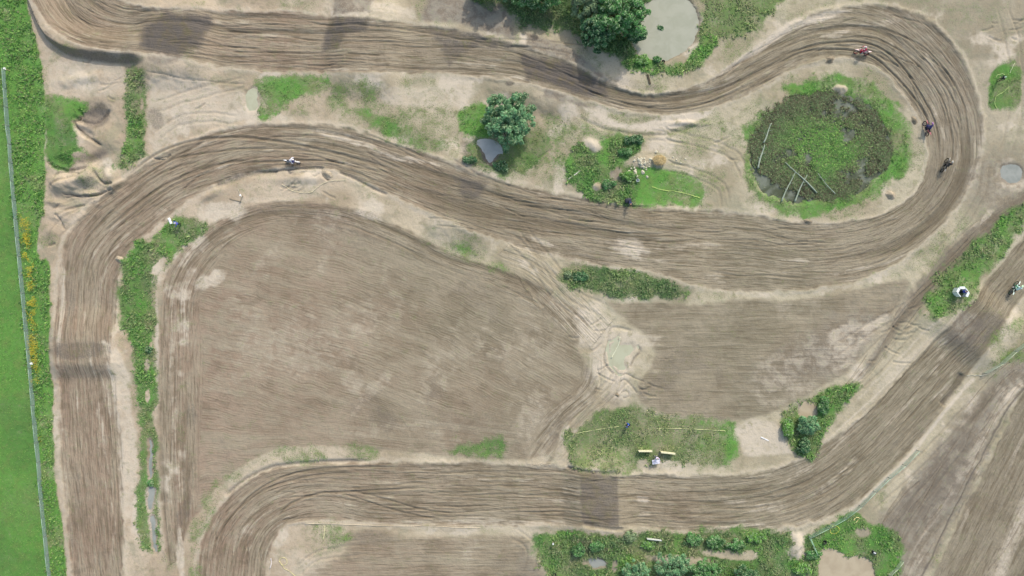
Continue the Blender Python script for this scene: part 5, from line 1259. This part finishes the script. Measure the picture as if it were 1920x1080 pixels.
# barrel-like dark box & small things
def bucket(px, py, r_, h_, rgb, label, nm='bucket', cat='bucket'):
    c_ = spot(px, py, h_); o = empty(nm, c_, random.random()*3, label, cat)
    m = mat('%s_%d_%d_%d' % ((nm,)+rgb), rgb, rough=.5)
    b = MB(); n = 18
    prof = [(r_*.80, 0), (r_*.86, h_*.3), (r_*.94, h_*.7), (r_, h_), (r_*.93, h_), (r_*.80, h_*.35), (r_*.72, .03), (0.001, .03)]
    vs = []; fc = []
    for (rr, z_) in prof:
        for i in range(n): t = 2*math.pi*i/n; vs.append((rr*math.cos(t), rr*math.sin(t), z_))
    for k in range(len(prof)-1):
        for i in range(n): fc.append((k*n+i, k*n+(i+1) % n, (k+1)*n+(i+1) % n, (k+1)*n+i))
    fc.append(tuple(range(n))[::-1]); b.add(vs, fc); b.build('body', m, o)
    rm = MB(); rm.torus((0, 0, h_), r_*.98, .014, 'z', 20, 6); rm.build('rim', m, o)
    hd = MB(); pts = [(r_*math.cos(t), 0, h_+.9*r_*math.sin(t)) for t in np.linspace(0, math.pi, 11)]
    for a_, b_ in zip(pts[:-1], pts[1:]): hd.tube(a_, b_, .007, .007, 5)
    hd.build('handle', mat('wire', (120,120,118), metal=.6, rough=.4), o)
bucket(1196, 338, .22, .36, (226,230,232), 'small white bucket on the grass between the rubble and the person in navy')
bucket(1547, 1017, .26, .30, (44,46,44), 'black bucket on the upper left rim of the heart shaped pond')
bucket(1040, 1078, .26, .34, (52,58,56), 'dark bucket on the sand at the bottom edge')
bucket(1244, 115, .24, .28, (34,34,34), 'black bucket lying at the lower edge of the big muddy pond')
def pump(px, py, rz, label):
    c_ = spot(px, py, .4); o = empty('water_pump', c_, rz, label, 'pump')
    dk = mat('pump_black', (34,38,40), rough=.5); wt = mat('pump_white', (222,226,222), rough=.4)
    MB().box((0, 0, .22), (.52, .30, .30)).build('housing', dk, o, bevel=.03)
    MB().tube((-.16, 0, .37), (.16, 0, .37), .10, .10, 14).build('tank', wt, o)
    MB().tube((.26, 0, .20), (.40, 0, .20), .07, .08, 12).build('outlet', dk, o)
    fr = MB()
    for s in (-1, 1):
        fr.tube((-.32, .2*s, .03), (.32, .2*s, .03), .016); fr.tube((-.32, .2*s, .03), (-.32, .2*s, .5), .016); fr.tube((.32, .2*s, .03), (.32, .2*s, .5), .016); fr.tube((-.32, .2*s, .5), (.32, .2*s, .5), .016)
    fr.build('frame', mat('wire', (120,120,118)), o)
pump(1640, 1037, math.radians(-25), 'small black water pump with a white tank right of the heart shaped pond')
# short post with white cap, plank, rubble, straw
def post(px, py, h_, label, rgb=(236,238,236), cat='post', nm='marker_post'):
    c_ = spot(px, py, h_); o = empty(nm, c_, .3, label, cat)
    MB().box((0, 0, h_/2-.1), (.08, .08, h_+.2)).build('stake', mat('post_wood', (168,150,116)), o, smooth=False, bevel=.006)
    m_ = mat('sign_%d_%d_%d' % rgb, rgb, rough=.4); MB().box((.05, 0, h_-.12), (.03, .34, .30)).build('plate', m_, o, smooth=False, bevel=.006)
    MB().box((0, 0, h_+.02), (.20, .20, .05)).build('cap', m_, o, smooth=False, bevel=.008)
post(1037, 1020, .9, 'white topped marker post on the grass at the left end of the bottom weeds')
post(7, 128, 1.1, 'white capped corner post at the upper end of the wire fence', nm='fence_post')
post(450, 366, .9, 'leaning white topped stake on the bank inside the upper left bend')
post(57, 682, 1.15, 'white topped post standing in the wire fence beside the yellow flowers', nm='fence_post')
def plank(px0, py0, px1, py1, wd_, rgb, label, nm='plank', z_=.05, th=.05, rough=.8, cat='plank'):
    a_, b_ = spot(px0, py0, 0), spot(px1, py1, 0); L_ = math.hypot(b_[0]-a_[0], b_[1]-a_[1])
    m_b = MB(); segs = 10; ring = []
    for i in range(segs+1):
        t = i/segs; x_ = (t-.5)*L_; b__ = .012*math.sin(t*7); wv_ = wd_*(1+.08*math.sin(t*11))
        ring.append([(x_, -wv_/2, b__), (x_, wv_/2, b__), (x_, wv_/2, th+b__), (x_, -wv_/2, th+b__)])
    m_b.hull(ring); o = m_b.build(nm, mat('plank_%d_%d_%d' % rgb, rgb, rough=rough, var=.15), None, smooth=False, bevel=.005)
    o.location = ((a_[0]+b_[0])/2, (a_[1]+b_[1])/2, (a_[2]+b_[2])/2+z_); o.rotation_euler = (0, -math.atan2(b_[2]-a_[2], L_), math.atan2(b_[1]-a_[1], b_[0]-a_[0]))
    tag(o, label, cat); return o
plank(1426, 819, 1441, 826, .12, (246,246,240), 'short white plank on the bare sand right of the olive grass island')
plank(430, 372, 452, 378, .10, (150,136,112), 'weathered plank beside the leaning white topped stake')
plank(446, 354, 452, 368, .08, (176,166,146), 'thin grey plank next to the leaning white topped stake')
plank(1214, 140, 1219, 158, .28, (74,66,50), 'dark wooden overflow chute on the sand below the big muddy pond')
plank(1066, 336, 1088, 320, .14, (214,210,190), 'pale plank lying on the grass left of the two sandy holes')
# bleached poles lying across the marsh
def log(p0, p1, r_, label):
    lv = WATER['marsh'][1]; a_, b_ = W(*p0), W(*p1); L_ = math.hypot(b_[0]-a_[0], b_[1]-a_[1]); m_b = MB(); ring = []
    rr = np.random.default_rng(int(p0[0]+p1[1]))
    for i in range(15):
        t = i/14; r2 = r_*(1-.5*t)*(1+.08*rr.normal()); yo, zo = .07*math.sin(t*5+p0[0]), .05*math.sin(t*4+1)
        ring.append([((t-.5)*L_, yo+r2*math.cos(a), zo+r2*math.sin(a)) for a in np.linspace(0, 2*math.pi, 9)[:-1]])
    m_b.hull(ring)
    for t, L2 in ((.35, .5), (.6, -.45), (.8, .3)):
        m_b.tube(((t-.5)*L_, 0, 0), ((t-.5)*L_+.3, L2, .12), r_*.35, r_*.12, 6)
    o = m_b.build('fallen_log', mat('bleached_wood', (148,160,140), rough=.85, var=.18, scale=6)); o.location = ((a_[0]+b_[0])/2, (a_[1]+b_[1])/2, lv+.36); o.rotation_euler = (0, 0, math.atan2(b_[1]-a_[1], b_[0]-a_[0]))
    tag(o, label, 'log', 'bleached logs in the marshy pond')
log((1464,378), (1490,322), .11, 'leftmost of the two leaning logs at the lower rim of the marshy pond')
log((1488,378), (1512,328), .12, 'log crossing the middle of the long diagonal log in the marshy pond')
log((1530,362), (1472,304), .11, 'long diagonal log crossing another log at the lower rim of the marshy pond')
log((1564,364), (1532,326), .08, 'rightmost thin log at the lower rim of the marshy pond')
log((1420,316), (1432,272), .15, 'thick pale log at the left rim of the marshy pond')
log((1430,268), (1446,232), .13, 'pale log at the upper left rim of the marshy pond')
# rubble
rk = mat('pale_rubble', (196,190,166), rough=.9, var=.2, scale=5, bump=.02)
def rock(px, py, r_, seed, label, m=rk, flat=.55, group='pale rubble stones in the heap', nm='rubble_stone', cat='stone', solo=False):
    rr = np.random.default_rng(seed); m_b = MB(); m_b.ell((0, 0, 0), (1, 1, 1), 9, 6); off = rr.random(3)*9
    vs = []
    for v in m_b.v:
        v = Vector(v); k = 1+.22*math.sin(3*v.x+off[0])*math.cos(3*v.y+off[1])+.12*math.sin(5*v.z+off[2]); vs.append((v.x*k*r_, v.y*k*r_*.8, v.z*k*r_*flat))
    m_b.v = vs; o = m_b.build(nm, m, None, smooth=False); c_ = spot(px, py, 0); o.location = (c_[0], c_[1], c_[2]+r_*flat*.45); o.rotation_euler = (0, 0, rr.random()*6)
    tag(o, label, cat, group)
rr = np.random.default_rng(5)
for i in range(46):
    t = i/46; px_ = 1206+rr.normal()*13; py_ = 308+rr.normal()*11+(px_-1206)*-.4
    rock(px_, py_, .12+.2*rr.random()**2, 300+i, 'angular pale stone in the rubble heap left of the orange straw pile')
for i, (px_, py_) in enumerate([(1268,300),(1276,305),(1262,295),(1285,298)]):
    rock(px_, py_, .14, 400+i, ['small pale stone closest to the straw pile on its right', 'small pale stone at the lower right of the straw pile, second from it', 'small pale stone above the right end of the straw pile', 'small pale stone farthest right of the straw pile'][i], group='small stones right of the straw pile')
# straw pile
sp_ = spot(1236, 301, .3); rr = np.random.default_rng(9); n = 1500
r_ = rr.random(n)**.6; t = rr.random(n)*6.283; x = r_*.85*np.cos(t); y = r_*.66*np.sin(t); z = .32*(1-r_**2)+.03*rr.random(n)
a = rr.random(n)*6.28; L = .10+.14*rr.random(n); ux, uy = np.cos(a)*L, np.sin(a)*L; wx, wy = -np.sin(a)*.018, np.cos(a)*.018; dz = rr.normal(size=n)*.03
Vq = np.stack([np.stack([x-ux-wx, y-uy-wy, z-dz], -1), np.stack([x+ux-wx, y+uy-wy, z+dz], -1), np.stack([x+ux+wx, y+uy+wy, z+dz+.01], -1), np.stack([x-ux+wx, y-uy+wy, z-dz+.01], -1)], 1).reshape(-1, 3)
b = np.arange(n)*4; me = npmesh('straw_pile', Vq, np.stack([b, b+1, b+2, b+3], -1), [mat('straw', (192,170,122), rough=.9, var=.25, scale=3)])
hp = MB(); hp.ell((0, 0, -.02), (.8, .62, .26), 20, 10)
so2 = link('straw_pile', me, None, sp_); tag(so2, 'low orange brown straw pile right of the rubble stones', 'straw pile'); hp.build('heap_core', mat('straw_core', (178,156,112), rough=.95, var=.2, bump=.03), so2)
# earth heaps on the inside of the bends
def heap(px, py, rx, ry, h_, rot, label, seed, dk=False):
    n, m = 40, 16; rr = np.random.default_rng(seed); c_ = spot(px, py, 0); vs = []; o1, o2, o3 = rr.random(3)*6
    for j in range(m+1):
        q_ = j/m
        for i in range(n):
            t = 2*math.pi*i/n; rad_ = 1+.10*math.sin(2*t+o1)+.06*math.sin(5*t+o2)+.04*math.sin(9*t+o3)
            vs.append((q_*rad_*rx*S*math.cos(t), q_*rad_*ry*S*math.sin(t), h_*.62*(math.cos(q_*math.pi)*.5+.5)-.04*q_+.008*rr.normal()*(q_ < .95)*(q_ > 0)))
    fc = [(j*n+i, (j+1)*n+i, (j+1)*n+(i+1) % n, j*n+(i+1) % n) for j in range(m) for i in range(n)]
    m_b = MB(); m_b.add(vs, fc)
    o = m_b.build('earth_heap', mat('heap_soil_dark' if dk else 'heap_soil', (136,125,105) if dk else (166,153,131), rough=.97, var=.18, scale=3, bump=.015)); o.location = c_; o.rotation_euler = (0, 0, math.radians(rot))
    tag(o, label, 'earth heap', 'earth heaps marking the inside of the bends')
heap(1669, 366, 12, 11, .75, 0, 'round earth heap between the marshy pond ring and the right hand loop', 1)
heap(614, 326, 13, 9, .5, -35, 'curved earth heap on the inside of the upper left bend', 2)
heap(223, 486, 11, 8, .6, -30, 'earth heap at the inner edge of the left bend beside the grass mound', 3)
heap(1556, 112, 11, 7, .55, 15, 'earth heap above the marshy pond, left of the crimson rider', 4, True)
heap(1714, 226, 8, 10, .55, 20, 'earth heap beside the rider in dark blue', 5, True)
heap(1514, 415, 10, 5, .4, 0, 'small flat earth heap at the upper edge of the wide straight below the marsh', 6, True)
heap(1158, 741, 5, 4, .3, 0, 'small clod heap at the upper tip of the olive grass island', 7, True)
heap(305, 297, 9, 4, .35, 10, 'low earth heap on the outer edge of the upper left bend', 8)

# ------------------------------------------------------------------ wire fence and mesh fences
def fence(pts, h_, label, net_rgb, gap=2.6, strips=9, post_rgb=(120,128,120), sw=.028, nm='wire_fence', skew=0.0):
    q = smooth_poly(pts, 10); wp = np.array([spot(*p, h_*.5)[:2] for p in q]); dl = np.linalg.norm(np.diff(wp, axis=0), axis=1); cum = np.concatenate([[0], np.cumsum(dl)])
    def at(s): 
        x_, y_ = np.interp(s, cum, wp[:, 0]), np.interp(s, cum, wp[:, 1]); return Vector((x_, y_, ground_z(x_/S+960, 540-y_/S)))
    L_ = cum[-1]; base = at(0); r = empty(nm, base, 0, label, 'fence')
    n = max(2, int(L_/gap)); post_m = mat('post_%d_%d_%d' % post_rgb, post_rgb, rough=.8)
    ln = MB(); rr = np.random.default_rng(int(L_*10)); tilt = [Vector((rr.normal()*.04, rr.normal()*.04, 0)) for _ in range(n+1)]
    ps = [at(L_*i/n)-base for i in range(n+1)]
    for i, p in enumerate(ps): MB().tube(p-Vector((0, 0, .3)), p+Vector((0, 0, h_+.06))+tilt[i], .045, .04, 8).build('post', post_m, r)
    for i in range(n):
        for k in range(strips):
            z_ = h_*(.12+.88*k/(strips-1)); a_ = ps[i]+Vector((0, 0, z_))+tilt[i]*z_/h_; b_ = ps[i+1]+Vector((0, 0, z_))+tilt[i+1]*z_/h_
            mid_ = (a_+b_)/2-Vector((0, 0, .04*rr.random()))
            for u_, v_ in ((a_, mid_), (mid_, b_)):
                w_ = Vector((0, 0, sw/2)); d_ = (v_-u_).normalized().cross(Vector((0, 0, 1)))*.008
                ln.add([u_-w_-d_, v_-w_-d_, v_+w_-d_, u_+w_-d_, u_-w_+d_, v_-w_+d_, v_+w_+d_, u_+w_+d_], [(0,1,2,3),(7,6,5,4),(3,2,6,7),(0,4,5,1)])
        m2 = 26
        for k in range(1, m2):
            t = k/m2; a_ = ps[i].lerp(ps[i+1], t); tl = tilt[i].lerp(tilt[i+1], t); d_ = (ps[i+1]-ps[i]).normalized()*.006; y_ = d_.cross(Vector((0, 0, 1)))
            lo, hi = a_+Vector((0, 0, h_*.1)), a_+Vector((0, 0, h_-.02))+tl
            ln.add([lo-d_, lo+d_, hi+d_, hi-d_], [(0,1,2,3)])
    ln.build('net', mat('net_%d_%d_%d' % net_rgb, net_rgb, rough=.7), r, smooth=False)
    rl = MB()
    for i in range(n): rl.tube(ps[i]+Vector((0, 0, h_))+tilt[i], ps[i+1]+Vector((0, 0, h_))+tilt[i+1], .03, .03, 6)
    rl.build('top_rail', mat('rail_%d_%d_%d' % net_rgb, tuple(min(255, v+14) for v in net_rgb), rough=.7), r)
fence([(6,130),(14,230),(22,320),(29,410),(37,500),(46,590),(54,680),(62,760),(70,840),(77,920),(85,1000),(93,1085),(104,1180)], .8, 'long grey green wire fence between the bright pasture and the weedy verge', (140,164,152), strips=9)
fence([(1518,1007),(1545,992),(1570,980),(1600,962),(1630,932),(1660,902),(1700,868),(1722,845)], .9, 'green mesh fence curving along the outer edge of the lower right bend', (140,172,150), strips=4, sw=.018, nm='mesh_fence')
fence([(1518,1008),(1526,1024),(1531,1040)], .8, 'short arm of mesh fence running down beside the leafy shrubs of the heart shaped pond', (168,206,170), strips=6, nm='mesh_fence')
fence([(1846,700),(1872,682),(1896,662),(1930,638)], .8, 'short pale mesh fence on the dry grass at the right edge', (158,170,146), strips=6, nm='mesh_fence')
fence([(1668,1078),(1680,1068),(1692,1052)], .7, 'pale end of a mesh fence at the bottom edge right of the heart shaped pond', (176,190,160), strips=5, nm='mesh_fence')

# ------------------------------------------------------------------ barrier tapes
def tape(pts, label, rgb=(220,216,168), wd_=.075, loop=False, lift=.06, up=0.0, group=None, smooth=6):
    q = smooth_poly(pts, smooth, loop)
    if loop: q = np.vstack([q, q[:1]])
    P = []; rr = np.random.default_rng(int(pts[0][0]))
    for k, p in enumerate(q):
        x_, y_ = W(*p); P.append(Vector((x_+rr.normal()*.02, y_+rr.normal()*.02, ground_z(*p)+lift+up+.05*rr.random())))
    base = P[0].copy(); vs, fc = [], []
    for k, p in enumerate(P):
        d_ = (P[min(k+1, len(P)-1)]-P[max(k-1, 0)]).normalized(); n_ = d_.cross(Vector((0, 0, 1))).normalized()
        tw_ = .5*math.sin(k*.9+rr.random()); n_ = (n_*math.cos(tw_)+Vector((0, 0, 1))*math.sin(tw_))*wd_/2
        vs += [p-base-n_, p-base+n_]
    for k in range(len(P)-1): fc.append((2*k, 2*k+1, 2*k+3, 2*k+2))
    m_b = MB(); m_b.add(vs, fc); o = m_b.build('barrier_tape', mat('tape_%d_%d_%d' % rgb, rgb, rough=.4), None); o.location = base
    so_ = o.modifiers.new('thick', 'SOLIDIFY'); so_.thickness = .012
    tag(o, label, 'tape', group)
tape([(529,346),(536,350),(543,355),(552,359),(566,361),(584,360),(594,352),(606,344),(622,339),(650,338)], 'cream tape curving below the rider on the upper left bend', (216,206,170))
tape([(1061,820),(1085,812),(1115,806),(1145,801),(1160,800)], 'cream tape across the left half of the olive grass island', (196,200,142))
tape([(1230,803),(1262,804),(1290,804),(1330,806),(1360,808)], 'straight cream tape across the right half of the olive grass island', (196,200,142))
tape([(1222,350),(1240,356),(1265,359),(1285,363),(1312,371)], 'pale green tape lying across the mown lawn', (196,214,120))
tape([(1562,986),(1570,987),(1573,993),(1568,999),(1560,1000),(1556,995)], 'small yellow tape loop on the grass behind the curving mesh fence', (206,208,96), loop=True)
tape([(1600,975),(1605,970),(1611,972),(1604,980)], 'crumpled cream tape near the yellow grass by the curving mesh fence', (216,206,140), .14)
tape([(524,1050),(530,1045),(537,1048),(538,1056),(531,1060)], 'pale yellow tape loop inside the lower left bend', (216,206,150), loop=True)
tape([(524,1052),(532,1064),(544,1072),(556,1082)], 'pale yellow tape trailing down from the loop inside the lower left bend', (216,206,150))
tape([(1867,146),(1870,141),(1878,139),(1884,140)], 'pale green tape arc left of the person in dark clothes', (186,206,130))
tape([(1866,182),(1875,176),(1884,170),(1892,162)], 'pale green tape running across the small square grass island', (176,200,120))
tape([(1865,184),(1865,196),(1869,204)], 'short pale green tape at the lower left corner of the small square grass island', (176,200,120))
tape([(1893,137),(1897,128),(1902,118)], 'pale tape leaving the top of the small square grass island', (196,206,160))
tape([(572,981),(640,983),(720,986),(800,987),(900,990)], 'long pale tape along the inner edge of the lower straight', (206,192,164), .08)
tape([(609,986),(608,1000),(606,1012)], 'short cream tape running down from the long pale tape', (216,210,160), .10)
tape([(1146,672),(1158,650),(1163,632)], 'pale streak of cloth tape at the left rim of the muddy puddle', (206,206,176), .16)
tape([(1848,702),(1838,704),(1826,703),(1812,704)], 'pale tape running left from the short mesh fence', (196,192,168), .09)
tape([(508,1046),(509,1056),(506,1066)], 'white tape stump at the inner edge of the lower left bend', (222,214,210), .12)
tape([(1596,290),(1620,330),(1600,320)], 'x', (0,0,0)) if False else None

# dark case under the bending person, small folding table
def case(px, py, rz, label):
    c_ = spot(px, py, .4); o = empty('equipment_case', c_, rz, label, 'case'); dk = mat('case_black', (30,34,44), rough=.5)
    MB().box((0, 0, .20), (.86, .60, .38)).build('body', dk, o, bevel=.03)
    MB().box((0, 0, .43), (.88, .62, .08)).build('lid', mat('case_lid', (38,42,52), rough=.45), o, bevel=.02)
    for x_ in (-.25, .25): MB().box((x_, -.32, .38), (.08, .03, .10)).build('latch', mat('wire', (120,120,118)), o, smooth=False)
    h = MB(); h.tube((-.12, .31, .26), (-.12, .37, .26), .01); h.tube((-.12, .37, .26), (.12, .37, .26), .012); h.tube((.12, .37, .26), (.12, .31, .26), .01); h.build('handle', dk, o)
case(1178, 376, .1, 'black equipment case on the grass beside the person in navy clothes')
def table(px, py, rz, label):
    c_ = spot(px, py, .7); o = empty('folding_table', c_, rz, label, 'table'); wt = mat('table_white', (222,220,228), rough=.5)
    MB().box((0, 0, .70), (1.05, .62, .04)).build('tabletop', wt, o, smooth=False, bevel=.01)
    for x_ in (-.42, .42):
        for y_ in (-.22, .22): MB().tube((x_, y_, .68), (x_*1.08, y_*1.15, -.02), .016, .016, 8).build('leg', mat('wire', (120,120,118)), o)
table(1230, 866, .15, 'white folding table in front of the person in the lilac shirt')
